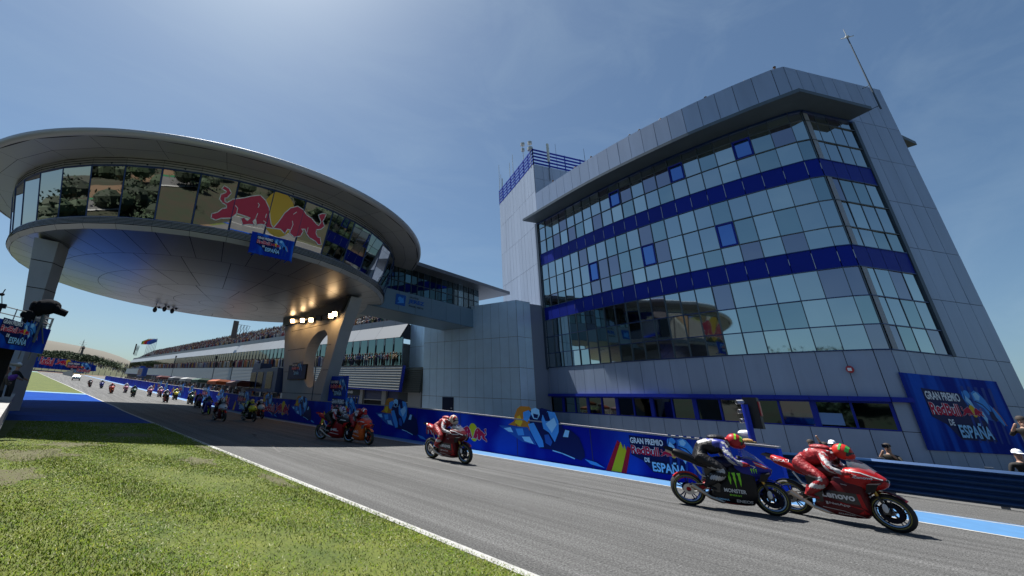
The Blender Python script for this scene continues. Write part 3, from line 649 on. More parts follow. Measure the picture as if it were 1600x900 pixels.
# louvre screen of blue rails on the tall part
lv = MB()
lp = [Vector(p) for p in LW]
for k in range(5):
    z = 30.3+k*.48
    for a, b in zip(lp, lp[1:]): lv.slab(a, b, z, z+.22, .08)
    lv.slab(Vector((39.5, 26.2)), LVE, z, z+.22, .08)
for p in resample(lp, 1.4)+resample([(39.5, 26.2), LVE], 2.4): lv.box((p.x, p.y, 31.3), (.09, .09, 2.4))
lv.build('louvre_screen', BLU, tower)
# siren on wall
sp = atP(1328, 577, (36.2, 2.13, 0), (RD.y, -RD.x, 0)); sp = atX(1328, 577, 35.2)
al = MB(); al.ell((sp.x, sp.y, sp.z), (.12, .17, .2), 12, 8); al.build('alarm_bell', mat('alarm_red', (.4, .02, .03), .4), tower)
al = MB(); al.box((sp.x-.13, sp.y, sp.z-.02), (.03, .16, .16)); al.build('alarm_plate', WH, tower)
# poster hung on the right wall
RN = Vector((RD.y, -RD.x, 0)); RN = RN if RN.y < 0 else -RN
pp = [atP(x, y, (CN.x, CN.y, 0), RN) for x, y in ((1401, 581), (1553, 597), (1593, 712), (1447, 702))]
z1, z0 = (pp[0].z+pp[1].z)/2, (pp[2].z+pp[3].z)/2
u0 = (Vector((pp[0].x, pp[0].y))-CN).dot(RD); u1 = (Vector((pp[1].x, pp[1].y))-CN).dot(RD)
def streaks(name, base=(.003, .022, .26), c2=(.010, .085, .50), sc=(1, 1, 1), rot=(0, 0, 0)):
    m = mat(name, base, .7, spec=.1); t = m.node_tree; b = t.nodes['Principled BSDF']; c_ = t.nodes.new('ShaderNodeTexCoord'); mp = t.nodes.new('ShaderNodeMapping')
    mp.inputs['Scale'].default_value = sc; mp.inputs['Rotation'].default_value = rot; n = t.nodes.new('ShaderNodeTexNoise'); n.inputs['Scale'].default_value = 1; n.inputs['Detail'].default_value = 1.5
    r = t.nodes.new('ShaderNodeValToRGB'); r.color_ramp.elements[0].position = .5; r.color_ramp.elements[1].position = .62; r.color_ramp.elements[0].color = base+(1,); r.color_ramp.elements[1].color = c2+(1,)
    t.links.new(c_.outputs['Object'], mp.inputs[0]); t.links.new(mp.outputs[0], n.inputs['Vector']); t.links.new(n.outputs['Fac'], r.inputs[0]); t.links.new(r.outputs[0], b.inputs['Base Color'])
    n2 = t.nodes.new('ShaderNodeTexNoise'); n2.inputs['Scale'].default_value = 2.2; n2.inputs['Detail'].default_value = 3; t.links.new(c_.outputs['Object'], n2.inputs['Vector'])
    bp = t.nodes.new('ShaderNodeBump'); bp.inputs['Strength'].default_value = .35; bp.inputs['Distance'].default_value = .08; t.links.new(n2.outputs['Fac'], bp.inputs['Height']); t.links.new(bp.outputs[0], b.inputs['Normal']); return m
BNR = streaks('banner_blue', sc=(1.4, 1.4, .12))
o3 = Vector((CN.x, CN.y, 0))+Vector((RD.x, RD.y, 0))*u0+RN*.09; u3 = Vector((RD.x, RD.y, 0))
banner = empty('wall_banner', o3+Vector((0, 0, z0)), 'large blue race banner with lettering on the right wall of the control tower', 'banner')
bm_ = MB(); W_ = u1-u0; Hh = z1-z0
bm_.prism([o3+Vector((0, 0, z0)), o3+u3*W_+Vector((0, 0, z0)), o3+u3*W_+Vector((0, 0, z1)), o3+Vector((0, 0, z1))], -RN*.03); bm_.build('cloth', BNR, banner)
art = Art(plane_fn(o3+Vector((0, 0, z0)), u3, (0, 0, 1), .005)); gp_logo(art, W_*.17, Hh*.18, W_*.66); art.build1('printed_artwork', banner)
# ================================================================== CONNECTING BLOCK AND FOOTBRIDGE
blk = empty('stair_block', (38, 34, 0), 'plain grey panelled block between the control tower and the pit building', 'building')
bw = MB()
zb = [0, 2.78, 5.75, 8.8, 12.6]
panel_wall(bw, [(37.9, 26.9), (36.2, 27.4)], zb, 1.0, 1); panel_wall(bw, [(36.2, 27.4), (35.6, 33), (34.55, 40.1)], zb, 1.05, 1)
panel_wall(bw, [(34.55, 40.1), (37.5, 40.3)], zb, 1.2, 1)
bw.build('wall', [mat('cladding_block', (.60, .78, .95), .36, .3, var=.06, vs=.8, island=.04), GAP], blk)
bc = MB(); bc.prism([(37.9, 27.0, 0), (36.3, 27.5, 0), (35.7, 33, 0), (34.65, 40.0, 0), (37.5, 40.2, 0), (48, 40, 0), (45, 36, 0), (39.6, 26.4, 0)], (0, 0, 12.45)); bc.build('core', CLD, blk)
d0 = atX(693, 622, 35.1); d1 = atX(708, 622, 35.1)
dr = MB(); zt = 2.72
ya, yb_ = d0.y, d1.y
def blockX(Y): return 36.2+(35.6-36.2)*(Y-27.4)/5.6 if Y < 33 else 35.6+(34.55-35.6)*(Y-33)/7.1
dr.slab((blockX(ya)-.06, ya), (blockX(yb_)-.06, yb_), 0, zt, .06); o = dr.build('door', mat('door_dark', (.012, .018, .05), .3, .3), blk)
dh = MB(); dh.box((blockX(yb_)-.12, (ya*.3+yb_*.7), 1.55), (.05, .07, 1.5)); dh.box((blockX(yb_)-.12, (ya*.45+yb_*.55), 1.6), (.05, abs(ya-yb_)*.7, .08)); dh.build('door_frame', mat('alu', (.45, .48, .5), .4, .6), o)
bp_ = atX(682, 648, 35.5); sg_ = MB(); sg_.box((bp_.x-.12, bp_.y, bp_.z), (.03, .5, .5)); sg_.build('wall_plate', LBL, blk)
bridge = empty('footbridge', (28, 33, 10), 'grey enclosed footbridge with a glazed side joining the saucer to the stair block', 'footbridge')
zf0, zf1 = 10.14, 12.2; YB = 32.9; YB2 = 37.3
bm2 = MB()
panel_wall(bm2, [(20.5, YB), (35.65, YB)], [zf0, zf1], 2.3, -1)
bm2.prism([(20.5, YB+.05, zf0), (35.65, YB+.05, zf0), (35.65, YB2, zf0-.02), (20.5, YB2, zf0-.02)], (0, 0, .12)); bm2.slab((20.5, YB2), (35.0, YB2), zf0, 15.1, .1)
bm2.build('deck', [mat('bridge_white', (.15, .24, .32), .4, .25), GAP], bridge)
gb_ = MB(); fr = MB(); X = 20.5; k = 0
while X < 36.8:
    pane(gb_, Vector((X, YB+.25)), Vector((X+.86, YB+.25)), 12.2, 14.95, -1, 0 if k % 3 else 1); fr.box((X, YB+.22, 13.55), (.05, .07, 2.75)); X += .86; k += 1
fr.box((28.6, YB+.2, 13.3), (16.3, .06, .06)); fr.box((28.6, YB+.2, 12.22), (16.3, .1, .08)); fr.box((28.6, YB+.2, 14.9), (16.3, .1, .1))
gb_.build('side_glazing', [GD, glass('bridge_glass', (.16, .24, .27))], bridge); fr.build('glazing_frame', MUL, bridge)
rf = MB(); rf.prism([(19.5, YB-1.3, 15.0), (40.3, YB-1.6, 14.6), (40.3, YB2+.6, 14.6), (19.5, YB2+.6, 15.0)], (0, 0, .38)); rf.build('roof', mat('bridge_roof', (.22, .24, .28), .45, .3), bridge)
art = Art(plane_fn((0, YB-.06, 0), (1, 0, 0), (0, 0, 1), .004))
q = atY(617, 477, YB-.06); q2 = atY(640, 488, YB-.06); zz = 10.75
art.poly([(q.x, zz), (q.x+1.25, zz), (q.x+1.35, zz+1.1), (q.x+.1, zz+1.1)], MBL); art.circ((q.x+.6, zz+.62), .25, LBL); art.poly([(q.x+.2, zz+.15), (q.x+1.1, zz+.3), (q.x+1.0, zz+.9), (q.x+.7, zz+.5)], LBL)
art.text('JEREZ', q.x+1.65, zz+.35, 2.1, .5, MBL, .04, skew=.12); art.text('CIRCUITO DE', q.x+1.8, zz+.98, 1.2, .15, BLK, .02); art.text('ÁNGEL NIETO', q.x+1.7, zz+.08, 2.0, .2, BLK, .02)
art.build1('lettering', bridge)
# ================================================================== SAUCER
DC = Vector((9.79, 40.8)); NP = 45; A0 = R(-160.56)
disc = empty('saucer_building', (DC.x, DC.y, 0), 'huge round flying saucer shaped VIP lounge on pillars above the track', 'building')
cx3 = (DC.x, DC.y, 0)
GT, GBt, RT_, RB_ = 14.15, 11.05, 16.1, 15.3
UND = mat('brushed_belly', (.34, .35, .355), .36, .85, island=.06, var=.08, vs=.25)
SOF = mat('soffit_panel', (.36, .37, .38), .45, .35, island=.05); FAS = mat('fascia_metal', (.50, .51, .55), .4, .3)
def seg_lathe(name, prof, m, n=90, gap=0, parent=disc, rings=True, smooth=True, off=0):
    mb = MB()
    for i in range(n):
        a, b = A0+off+2*math.pi*i/n, A0+off+2*math.pi*(i+1)/n
        for (r0, z0), (r1, z1) in zip(prof, prof[1:]):
            g = gap
            def P(r, z, t): return Vector((DC.x+r*math.cos(t), DC.y+r*math.sin(t), z))
            rm = max(r0, r1, 1); e = g/rm; L = math.hypot(r1-r0, z1-z0) or 1; f = min(.3, g/L)
            s0 = (r0+(r1-r0)*f, z0+(z1-z0)*f) if r0 > .01 else (r0, z0); s1 = (r1-(r1-r0)*f, z1-(z1-z0)*f)
            mb.add([P(s0[0], s0[1], a+e), P(s0[0], s0[1], b-e), P(s1[0], s1[1], b-e), P(s1[0], s1[1], a+e)], [(0, 1, 2, 3)] if s0[0] > .01 and s1[0] > .01 else [(0, 2, 3)])
    return mb
bl_ = lambda q: (15.1*q, 9.15+(10.35-9.15)*q**2.2)
# belly: dark backing + reflective panels
bk = MB(); bk.lathe([(max(.02, bl_(q/14)[0]), bl_(q/14)[1]+.02) for q in range(15)], cx3, 96); bk.build('belly_backing', GAP, disc, smooth=True)
for r0, r1, n in ((.0005, .1, 3), (.1, .24, 6), (.24, .42, 12), (.42, .62, 24), (.62, .8, 24), (.8, 1.0, 48)):
    mb = MB(); k = 4
    for i in range(n):
        off = (R(3) if n == 24 else 0)
        a, b = off+2*math.pi*i/n, off+2*math.pi*(i+1)/n; m_ = max(2, 96//n); e = .018/max(3.0, 15*r0)
        g = .0012; V = []
        for u in range(k+1):
            q = (r0+g)+(r1-r0-2*g)*u/k; r_, z_ = bl_(q)
            for v in range(m_+1): t_ = (a+e)+(b-a-2*e)*v/m_; V.append((DC.x+r_*math.cos(t_), DC.y+r_*math.sin(t_), z_))
        mb.add(V, [(u*(m_+1)+v, u*(m_+1)+v+1, (u+1)*(m_+1)+v+1, (u+1)*(m_+1)+v) for u in range(k) for v in range(m_)])
    mb.build('belly_panels', UND, disc, smooth=True)
SK = mat('skirt_metal', (.45, .455, .46), .4, .3, island=.05)
bk = MB(); bk.lathe([(15.1, 10.36), (15.22, 10.72), (15.24, 11.0)], cx3, 180); bk.build('skirt_backing', GAP, disc, smooth=True)
seg_lathe('skirt', [(15.12, 10.33), (15.38, 10.6)], SK, 45, .012).build('skirt', SK, disc)
prof = []
mb = MB()
for k in range(5):
    z = 10.62+k*.088; mb2 = seg_lathe('s', [(15.40, z), (15.37, z+.075)], SK, 90, .006); mb.add(mb2.v, mb2.f)
mb.build('lower_slats', SLT, disc)
# windows leaning outwards; each pane its own window
for i in range(NP):
    a, b = A0+2*math.pi*i/NP, A0+2*math.pi*(i+1)/NP; mb = MB(); nn = 4; j = rr.uniform(-.01, .01)
    am = (a+b)/2; vis = math.sin(am) < .35
    if not vis: nn = 1
    V = []
    for v in range(nn+1):
        t_ = a+.004+(b-a-.008)*v/nn
        # flat pane: chord
        c_ = math.cos((b-a)/2)/math.cos(t_-am)
        V += [(DC.x+RB_*c_*math.cos(t_), DC.y+RB_*c_*math.sin(t_), GBt), (DC.x+(RT_+j)*c_*math.cos(t_), DC.y+(RT_+j)*c_*math.sin(t_), GT)]
    mb.add(V, [(2*v, 2*v+2, 2*v+3, 2*v+1) for v in range(nn)]); mb.build('window', GU, disc)
mb = MB()
for i in range(NP):
    a = A0+2*math.pi*i/NP; c, s = math.cos(a), math.sin(a); mb.tube((DC.x+RB_*c, DC.y+RB_*s, GBt), (DC.x+RT_*c, DC.y+RT_*s, GT), .045, n=4)
mb.lathe([(RB_-.05, GBt-.07), (RB_+.06, GBt-.07), (RB_+.06, GBt+.03), (RB_-.05, GBt+.03)], cx3, 90); mb.lathe([(RT_-.1, GT-.02), (RT_+.04, GT-.02), (RT_+.04, GT+.07), (RT_-.1, GT+.07)], cx3, 90)
mb.build('window_frame', MULB, disc)
mb = MB()
for k in range(4):
    z = GT+.09+k*.15; mb2 = seg_lathe('s', [(RT_+.02+k*.03, z), (RT_+.02+k*.03, z+.135)], SK, 45, .008); mb.add(mb2.v, mb2.f)
mb.build('upper_slats', SLT, disc)
bk = MB(); bk.lathe([(RT_-.02, GT+.05), (RT_-.0, 14.9)], cx3, 90); bk.build('slat_backing', GAP, disc)
# soffit, fascia, roof
mb = seg_lathe('soffit', [(RT_+.05, 14.74), (17.2, 14.72), (18.35, 14.76)], SOF, 30, .012, off=R(5)); mb.build('soffit', SOF, disc)
bk = MB(); bk.lathe([(RT_-.02, 14.78), (18.35, 14.8)], cx3, 90); bk.build('soffit_backing', GAP, disc)
fa = MB(); fa.lathe([(18.34, 14.75), (18.5, 14.78), (18.63, 14.95), (18.62, 15.12), (18.5, 15.2), (18.3, 15.22)], cx3, 180); fa.build('fascia', FAS, disc, smooth=True)
rf = MB(); rf.lathe([(18.32, 15.2), (14, 15.9), (8, 16.3), (.02, 16.5)], cx3, 90); rf.build('roof', mat('saucer_roof', (.4, .42, .45), .4, .4), disc, smooth=True)
dk = MB(); dk.lathe([(.02, 11.5), (RB_-.4, 11.5)], cx3, 60); dk.lathe([(14.9, 10.5), (RB_-.3, 11.4)], cx3, 60); dk.build('floor_slab', GAP, disc)
# bulls and sun applied to the windows
def cone_hit(x, y, lift=.02):
    d = ray(x, y); lo = hi = None; prev = None; t_ = 8.0
    def f(t_):
        P = CAM+d*t_; r = math.hypot(P.x-DC.x, P.y-DC.y); rc = RB_+(RT_-RB_)*(P.z-GBt)/(GT-GBt)+lift; return r-rc
    while t_ < 80:
        v = f(t_)
        if prev is not None and prev > 0 >= v: lo, hi = t_-.25, t_; break
        prev = v; t_ += .25
    for _ in range(30):
        m_ = (lo+hi)/2
        if f(m_) > 0: lo = m_
        else: hi = m_
    P = CAM+d*hi; return (math.atan2(P.y-DC.y, P.x-DC.x)*RT_, P.z)
def on_cone(a, z, l):
    t_ = a/RT_; i = math.floor((t_-A0)/(2*math.pi/NP)); am = A0+(i+.5)*2*math.pi/NP
    r = (RB_+(RT_-RB_)*(z-GBt)/(GT-GBt))*math.cos(math.pi/NP)/math.cos(t_-am)+.012+.004*l
    return Vector((DC.x+r*math.cos(t_), DC.y+r*math.sin(t_), z))
em = Art(lambda a, b, l: Vector((a, b, l)))
mapc = lambda a, b: cone_hit(300+a/3.75, 180+b/3.75)
emblem(em, mapc, mat('decal_white', (.75, .78, .8), .4), mat('decal_crimson', (.52, .02, .075), .4), mat('decal_gold', (.68, .42, .03), .4), 6)
for mb, m in em.d.values():
    me = bpy.data.meshes.new('x'); me.from_pydata(mb.v, [], mb.f); bm = bmesh.new(); bm.from_mesh(me)
    for i in range(NP):
        for h_ in (0, .5):
            ang = A0+2*math.pi*(i+h_)/NP; ang = (ang+math.pi) % (2*math.pi)-math.pi
            if -2.2 < ang < -1.1: bmesh.ops.bisect_plane(bm, geom=bm.verts[:]+bm.edges[:]+bm.faces[:], plane_co=(ang*RT_, 0, 0), plane_no=(1, 0, 0))
    o2 = MB(); bm.verts.index_update(); o2.add([on_cone(v.co.x, v.co.y, v.co.z) for v in bm.verts], [[v.index for v in f.verts] for f in bm.faces]); bm.free()
    o2.build('bull_emblem', m, disc)
# pillars
def slab_pillar(name_, X, th, poly, hole, parent):
    outer = [Vector((X, y, z)) for y, z in poly]; mb = MB(); inner = [Vector((X, y, z)) for y, z in hole]
    n = len(outer); e = Vector((th, 0, 0)); tri = tessellate_polygon([outer, inner] if inner else [outer]); A = outer+inner; N_ = len(A)
    mb.add(A+[p+e for p in A], [tuple(t) for t in tri]+[tuple(i+N_ for i in reversed(t)) for t in tri]+[(i, (i+1) % n, (i+1) % n+N_, i+N_) for i in range(n)]+[(n+i, n+(i+1) % len(inner), n+(i+1) % len(inner)+N_, n+i+N_) for i in range(len(inner))])
    return mb.build('pillar', CONC, parent)
zs_ = lambda y: 9.9
hs = spline([(34.74, 7.5), (36.2, 7.35), (37.6, 6.5), (38.2, 5.2), (38.1, 3.9), (37.2, 2.9), (36.1, 2.55), (35.1, 3.2), (34.3, 4.6), (33.95, 6.2), (34.2, 7.1), (34.74, 7.5)], 4)[:-1]
pil = slab_pillar('p', 18, 1.15, [(34.35, -.1), (41.6, -.1), (42.3, 3), (43.3, 6.5), (44.4, 9.9), (30.6, 9.95), (32.0, 7.2), (33.2, 4), (33.9, 2)], [tuple(h) for h in hs], disc)
sm = MB()
for z in (2.05, 4.0, 6.1, 8.0):
    for ya_, yb2 in (((33.2, 34.2), (38.2, 42.3)) if 2.6 < z < 7.4 else ((33.9, 42.0),)): sm.box((17.995, (ya_+yb2)/2, z), (.012, yb2-ya_, .035))
sm.build('panel_joint', GAP, pil)
cap = MB(); cap.prism([(17.95, 31.6, 8.72), (17.95, 43.9, 8.72), (17.95, 44.3, 9.95), (17.95, 30.7, 9.95)], (-.25, 0, 0)); cap.build('dark_head_band', mat('band_dark', (.03, .028, .025), .4, .4), pil)
lp_ = MB()
LA = [(-3.4, 34.0, -3.5), (0, 0, 0)]
def ringq(z, a, b, c, d): return [Vector((a[0], a[1], z)), Vector((b[0], b[1], z)), Vector((c[0], c[1], z)), Vector((d[0], d[1], z))]
rings = [ringq(0, (-2.3, 33.6), (-1.75, 33.6), (-1.2, 34.6), (-2.2, 39)), ringq(5, (-2.66, 34), (-2.0, 34), (-1.42, 34.9), (-2.3, 40)), ringq(7.3, (-3.1, 34), (-2.15, 34), (-1.62, 34.9), (-2.7, 40)), ringq(10.1, (-3.6, 34), (-2.35, 34), (-1.75, 34.9), (-3, 40.5))]
lp_.loft(rings); lpo = lp_.build('pillar', CONC, disc)
sm = MB()
for z, x0, x1, x2 in ((3.2, -2.5, -1.9, -1.33), (5.0, -2.66, -2.0, -1.42), (7.0, -3.05, -2.13, -1.6), (8.7, -3.35, -2.24, -1.68)):
    sm.box(((x0+x1)/2, 33.985, z), (x1-x0, .03, .035)); sm.slab((x1+.01, 33.98), (x2+.01, 34.88), z-.018, z+.018, .02)
sm.build('panel_joint', GAP, lpo)
# flood lights under the belly on the right pillar
LAMP = mat('lamp_glow', (1, .66, .34), .5, emit=10); LOFF = mat('lamp_unlit', (.16, .16, .17), .3, .3)
for k, (x, y) in enumerate([(457, 501.5), (472.5, 500.5), (486, 500), (498, 497), (508.5, 496), (517, 493.5), (523, 490.5)]):
    P = atX(x, y, 17.55); e = empty('floodlight', P, ('%s floodlight on the dark band under the saucer, %s' % (('glowing', 'unlit')[k in (3, 4)], ('leftmost of the row', 'second from the left', 'third from the left', 'fourth from the left', 'fifth from the left', 'second from the right', 'rightmost of the row')[k])), 'floodlight', 'floodlights in a row on the saucer pillar')
    rot = Vector((-.74, -.6, -.3)).to_track_quat('X', 'Z').to_matrix(); fw = rot@Vector((1, 0, 0))
    mb = MB(); mb.box(P-fw*.1, (.2, .52, .46), rot=rot); mb.box((P.x+.25, P.y, P.z+.05), (.4, .08, .08)); mb.build('housing', mat('lamp_housing', (.03, .03, .03), .5), e)
    mb = MB(); mb.box(P+fw*.012, (.02, .42, .36), rot=rot); mb.build('lens', LOFF if k in (3, 4) else LAMP, e)
    if k not in (3, 4):
        l = bpy.data.lights.new('flood', 'SPOT'); l.energy = 42; l.color = (1, .55, .2); l.spot_size = R(150); l.shadow_soft_size = .3
        lo = bpy.data.objects.new('flood_lamp', l); col.objects.link(lo); lo.location = P+Vector((-.35, 0, -.1)); lo.rotation_euler = Vector((-.25, .0, .9)).to_track_quat('Z', 'Y').to_euler()
        lo.parent = e; lo.location = Vector((-.35, 0, -.1))
# hanging devices below the belly
for k, (x, y) in enumerate([(242, 484), (257, 483), (269, 486)]):
    P = atY(x, y, 47+k*.3); e = empty('hanging_speaker', (P.x, P.y, P.z), 'small dark device hanging below the saucer, %s of three' % ('left', 'middle', 'right')[k], 'loudspeaker', 'devices hanging below the saucer')
    mb = MB(); mb.tube(P, (P.x, P.y, 9.75), .035, n=5); mb.tube((P.x, P.y, P.z+.3), (P.x+.5, P.y, P.z+.35), .03, n=4); mb.build('rod', MUL, e)
    mb = MB(); mb.ell(P, (.2, .2, .26), 8, 6); mb.ell(P+Vector((.32, .1, .3)), (.12, .12, .12), 6, 5); mb.build('head', MUL, e)
# banner hung on the rim of the saucer (392..457, 362..405)
def cyl_hit(x, y, Rr):
    d = ray(x, y); o_ = Vector((CAM.x-DC.x, CAM.y-DC.y)); q = Vector((d.x, d.y)); a = q.dot(q); b = 2*o_.dot(q); c = o_.dot(o_)-Rr*Rr; s = (-b-math.sqrt(max(0, b*b-4*a*c)))/(2*a); return CAM+d*s
qa, qb = cyl_hit(393, 362, 15.9), cyl_hit(458, 380, 15.9); qc = cyl_hit(393, 398, 15.9)
u = Vector((qb.x-qa.x, qb.y-qa.y, 0)); Wd = u.length; u.normalize(); zt_ = (qa.z+qb.z)/2-.0; Hd = (qa.z-qc.z)*.93; nrm = Vector((u.y, -u.x, 0))
org = Vector((qa.x, qa.y, zt_-Hd))+nrm*.25
BN2 = streaks('banner_blue_diagonal', base=(.003, .03, .36), c2=(.012, .14, .68), sc=(1.5, 1.5, .5), rot=(0, R(35), 0))
e = empty('saucer_banner', org, 'small blue race banner hung on the slatted rim below the bull emblem', 'banner')
mb = MB(); mb.prism([org, org+u*Wd, org+u*Wd+Vector((0, 0, Hd)), org+Vector((0, 0, Hd))], -nrm*.05); mb.tube(org+u*.3-nrm*.1, org+u*.3-nrm*.5, .04, n=5); mb.tube(org+u*(Wd-.3)-nrm*.1, org+u*(Wd-.3)-nrm*.5, .04, n=5)
for k in range(9): mb.tube(org+u*(Wd*k/8), org+u*(Wd*k/8)-Vector((0, 0, .1)), .02, n=4)
mb.build('cloth', BN2, e); art = Art(plane_fn(org, u, (0, 0, 1), .006)); gp_logo(art, Wd*.14, Hd*.2, Wd*.68); art.build1('printed_artwork', e)
# ================================================================== PIT BUILDING
PXW = 34.5; Y0P, Y1P = 43.6, 330.0
pit = empty('pit_building', (40, 60, 0), 'long low pit building with a white sloping fascia and glass suites, running along the straight', 'building')
def ysteps(a, b, s): 
    n = max(1, round((b-a)/s)); return [a+(b-a)*i/n for i in range(n+1)]
def strip(mb, X0, z0, X1, z1, ys, gap=.03, mi=0, zf=None):
    for a, b in zip(ys, ys[1:]): mb.quad((X0, a+gap, z0+zg(a)), (X0, b-gap, z0+zg(b)), (X1, b-gap, z1+zg(b)), (X1, a+gap, z1+zg(a)), mi)
    return mb
ysf = ysteps(45.0, Y1P, 6)
mb = MB()
# slanted fascia (leans out to the top); right end cut on a slant
for a, b in zip(ysf, ysf[1:]):
    a0 = a1 = a
    mb.quad((PXW, a1+.02, 9.85+zg(a)), (PXW, b-.02, 9.85+zg(b)), (PXW+1.3, b-.02, 11.8+zg(b)), (PXW+1.3, a0+.02, 11.8+zg(a)))
mb.build('fascia', WCL, pit)
mb = MB(); strip(mb, PXW+.1, 9.78, PXW+1.4, 11.72, ysf, 0); mb.prism([(PXW+.02, 45.0, 9.8), (PXW+1.3, 45.0, 11.78), (PXW+1.9, 45.0, 11.78), (PXW+1.9, 45.0, 9.8)], (0, .1, 0)); mb.build('fascia_back', GAP, pit)
mb = MB(); strip(mb, PXW+1.36, 11.82, PXW+1.4, 12.7, ysteps(45, Y1P, 3), .02); mb.build('roof_parapet', mat('parapet_metal', (.32, .34, .38), .45, .3), pit)
mb = MB()
for y in ysteps(46, Y1P, 2.4)[:60]:
    pass
strip(mb, PXW+.1, 9.83, PXW+.1, 6.2, ysteps(44.3, Y1P, 2.1), .03); mb.build('suite_glazing', glass('suite_glass', (.15, .22, .21)), pit)
mb = MB()
for i, y in enumerate(ysteps(44.3, Y1P, 2.1)):
    if y < 190: mb.box((PXW+.02, y, 8.0+zg(y)), (.09, .09, 3.7))
for a, b in zip(ysf, ysf[1:]):
    mb.add([(PXW+.02, a, 6.15+zg(a)), (PXW+.02, b, 6.15+zg(b)), (PXW+.02, b, 6.27+zg(b)), (PXW+.02, a, 6.27+zg(a))], [(0, 1, 2, 3)])
mb.build('glazing_frame', MUL, pit)
# ribbed metal parapet of the balcony, leaning, with blue end
mb = MB()
for k in range(9):
    z = 3.25+k*.32; xo = -1.0+k*.045
    for a, b in zip(ysteps(43.4, Y1P, 8), ysteps(43.4, Y1P, 8)[1:]): 
        mb.quad((PXW+xo, a, z+zg(a)), (PXW+xo, b, z+zg(b)), (PXW+xo+.13, b, z+.27+zg(b)), (PXW+xo+.13, a, z+.27+zg(a)))
        mb.quad((PXW+xo+.13, a, z+.27+zg(a)), (PXW+xo+.13, b, z+.27+zg(b)), (PXW+xo+.045, b, z+.32+zg(b)), (PXW+xo+.045, a, z+.32+zg(a)))
mb.build('ribbed_parapet', mat('ribbed_metal', (.40, .40, .37), .42, .5), pit)
mb = MB(); strip(mb, PXW-.6, 6.14, PXW+.2, 6.16, ysf, 0); strip(mb, PXW-1.0, 3.2, PXW+.2, 3.18, ysf, 0); mb.build('balcony_slab', CLD, pit)
mb = MB()
for a, b in zip(ysteps(43.3, Y1P, 8), ysteps(43.3, Y1P, 8)[1:]): mb.quad((PXW-1.03, a, 3.02+zg(a)), (PXW-1.03, b, 3.02+zg(b)), (PXW-1.03, b, 3.2+zg(b)), (PXW-1.03, a, 3.2+zg(a)))
mb.prism([(PXW-1.06, 43.3, 3.05), (PXW-.55, 43.35, 6.2), (PXW-.45, 43.0, 6.2), (PXW-.95, 42.95, 3.05)], (.1, 0, 0)); mb.build('blue_edge', BLU, pit)
mb = MB()
for k in range(12):
    z = 3.1+k*.235; mb.box((PXW-.35+.03*k, 41.6, z), (.16, 2.9, .12))
mb.box((PXW+.2, 41.6, 4.5), (.3, 2.9, 2.9)); mb.build('dark_ribbed_panel', mat('dark_rib', (.07, .085, .085), .5, .3), pit)
# ground floor: piers, shutters, dark garages
mb = MB(); sh = MB(); dg = MB(); pr = MB(); y = 40.3; k = 0
while y < 230:
    z = zg(y); wdt = 2.4 if k == 0 else .9
    mb = MB(); mb.box((PXW+.15, y+wdt/2, z+1.5), (.4, wdt, 3.3)); mb.build('pier', mat('pier_grey', (.33, .34, .35), .6), pit); y += wdt
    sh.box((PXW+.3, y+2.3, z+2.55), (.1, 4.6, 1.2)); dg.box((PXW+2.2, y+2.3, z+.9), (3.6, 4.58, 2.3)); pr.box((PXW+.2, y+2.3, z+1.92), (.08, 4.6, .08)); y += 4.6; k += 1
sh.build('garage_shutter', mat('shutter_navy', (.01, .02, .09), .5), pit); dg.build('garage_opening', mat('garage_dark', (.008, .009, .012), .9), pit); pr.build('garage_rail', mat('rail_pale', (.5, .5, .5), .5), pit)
gs = empty('garage_sign', (PXW-.2, 49, 2.5), 'small dark sign with a round emblem over the first pit garage', 'sign')
q = atX(549, 611, PXW-.1); mb = MB(); mb.box((PXW-.1, q.y, q.z-.15), (.06, 4.4, .75)); mb.build('board', mat('sign_dark', (.03, .04, .05), .5), gs)
art = Art(plane_fn((PXW-.14, q.y+2.2, q.z-.5), (0, -1, 0), (0, 0, 1), .004)); art.circ((.5, .38), .22, WH); art.text('BOXES', 1.1, .2, 1.6, .32, WH, .03); art.build1('lettering', gs)
# end wall and roof stand with crowd
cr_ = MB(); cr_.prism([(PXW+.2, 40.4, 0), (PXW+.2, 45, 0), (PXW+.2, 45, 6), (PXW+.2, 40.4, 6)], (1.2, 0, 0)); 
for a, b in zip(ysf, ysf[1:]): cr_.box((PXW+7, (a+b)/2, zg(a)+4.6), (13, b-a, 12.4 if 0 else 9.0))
cr_.build('core', mat('core_dark', (.05, .06, .07), .9), pit)  # dark grey inner body of the pit building
ew = MB(); panel_wall(ew, [(36.3, 40.2), (36.3, 45.0)], [2.8, 5.75, 8.8, 12.4], 1.2, 1); ew.prism([(36.35, 40.3, 0), (36.35, 45.0, 0), (44, 45.0, 0), (44, 40.3, 0)], (0, 0, 12.35), 1); ew.build('end_wall', [MATS['cladding_block'], GAP], pit)
st_ = MB()
for k in range(8):
    for a, b in zip(ysf[0:], ysf[1:]):
        X = PXW+1.6+k*.8; z = 11.5+k*.52
        st_.add([(X, a, z+zg(a)), (X, b, z+zg(b)), (X, b, z+.52+zg(b)), (X, a, z+.52+zg(a)), (X+.8, a, z+.52+zg(a)), (X+.8, b, z+.52+zg(b))], [(0, 1, 2, 3), (3, 2, 5, 4)])
st_.build('roof_terrace', mat('terrace_concrete', (.2, .2, .21), .9), pit)
rl = MB(); yq = ysteps(45, Y1P, 5)
for a, b in zip(yq, yq[1:]):
    rl.tube((PXW+8.1, a, 16.7+zg(a)), (PXW+8.1, b, 16.7+zg(b)), .05, n=4)
    rl.tube((PXW+8.1, a, 15.6+zg(a)), (PXW+8.1, a, 16.7+zg(a)), .04, n=4)
rl.build('railing', MUL, pit)
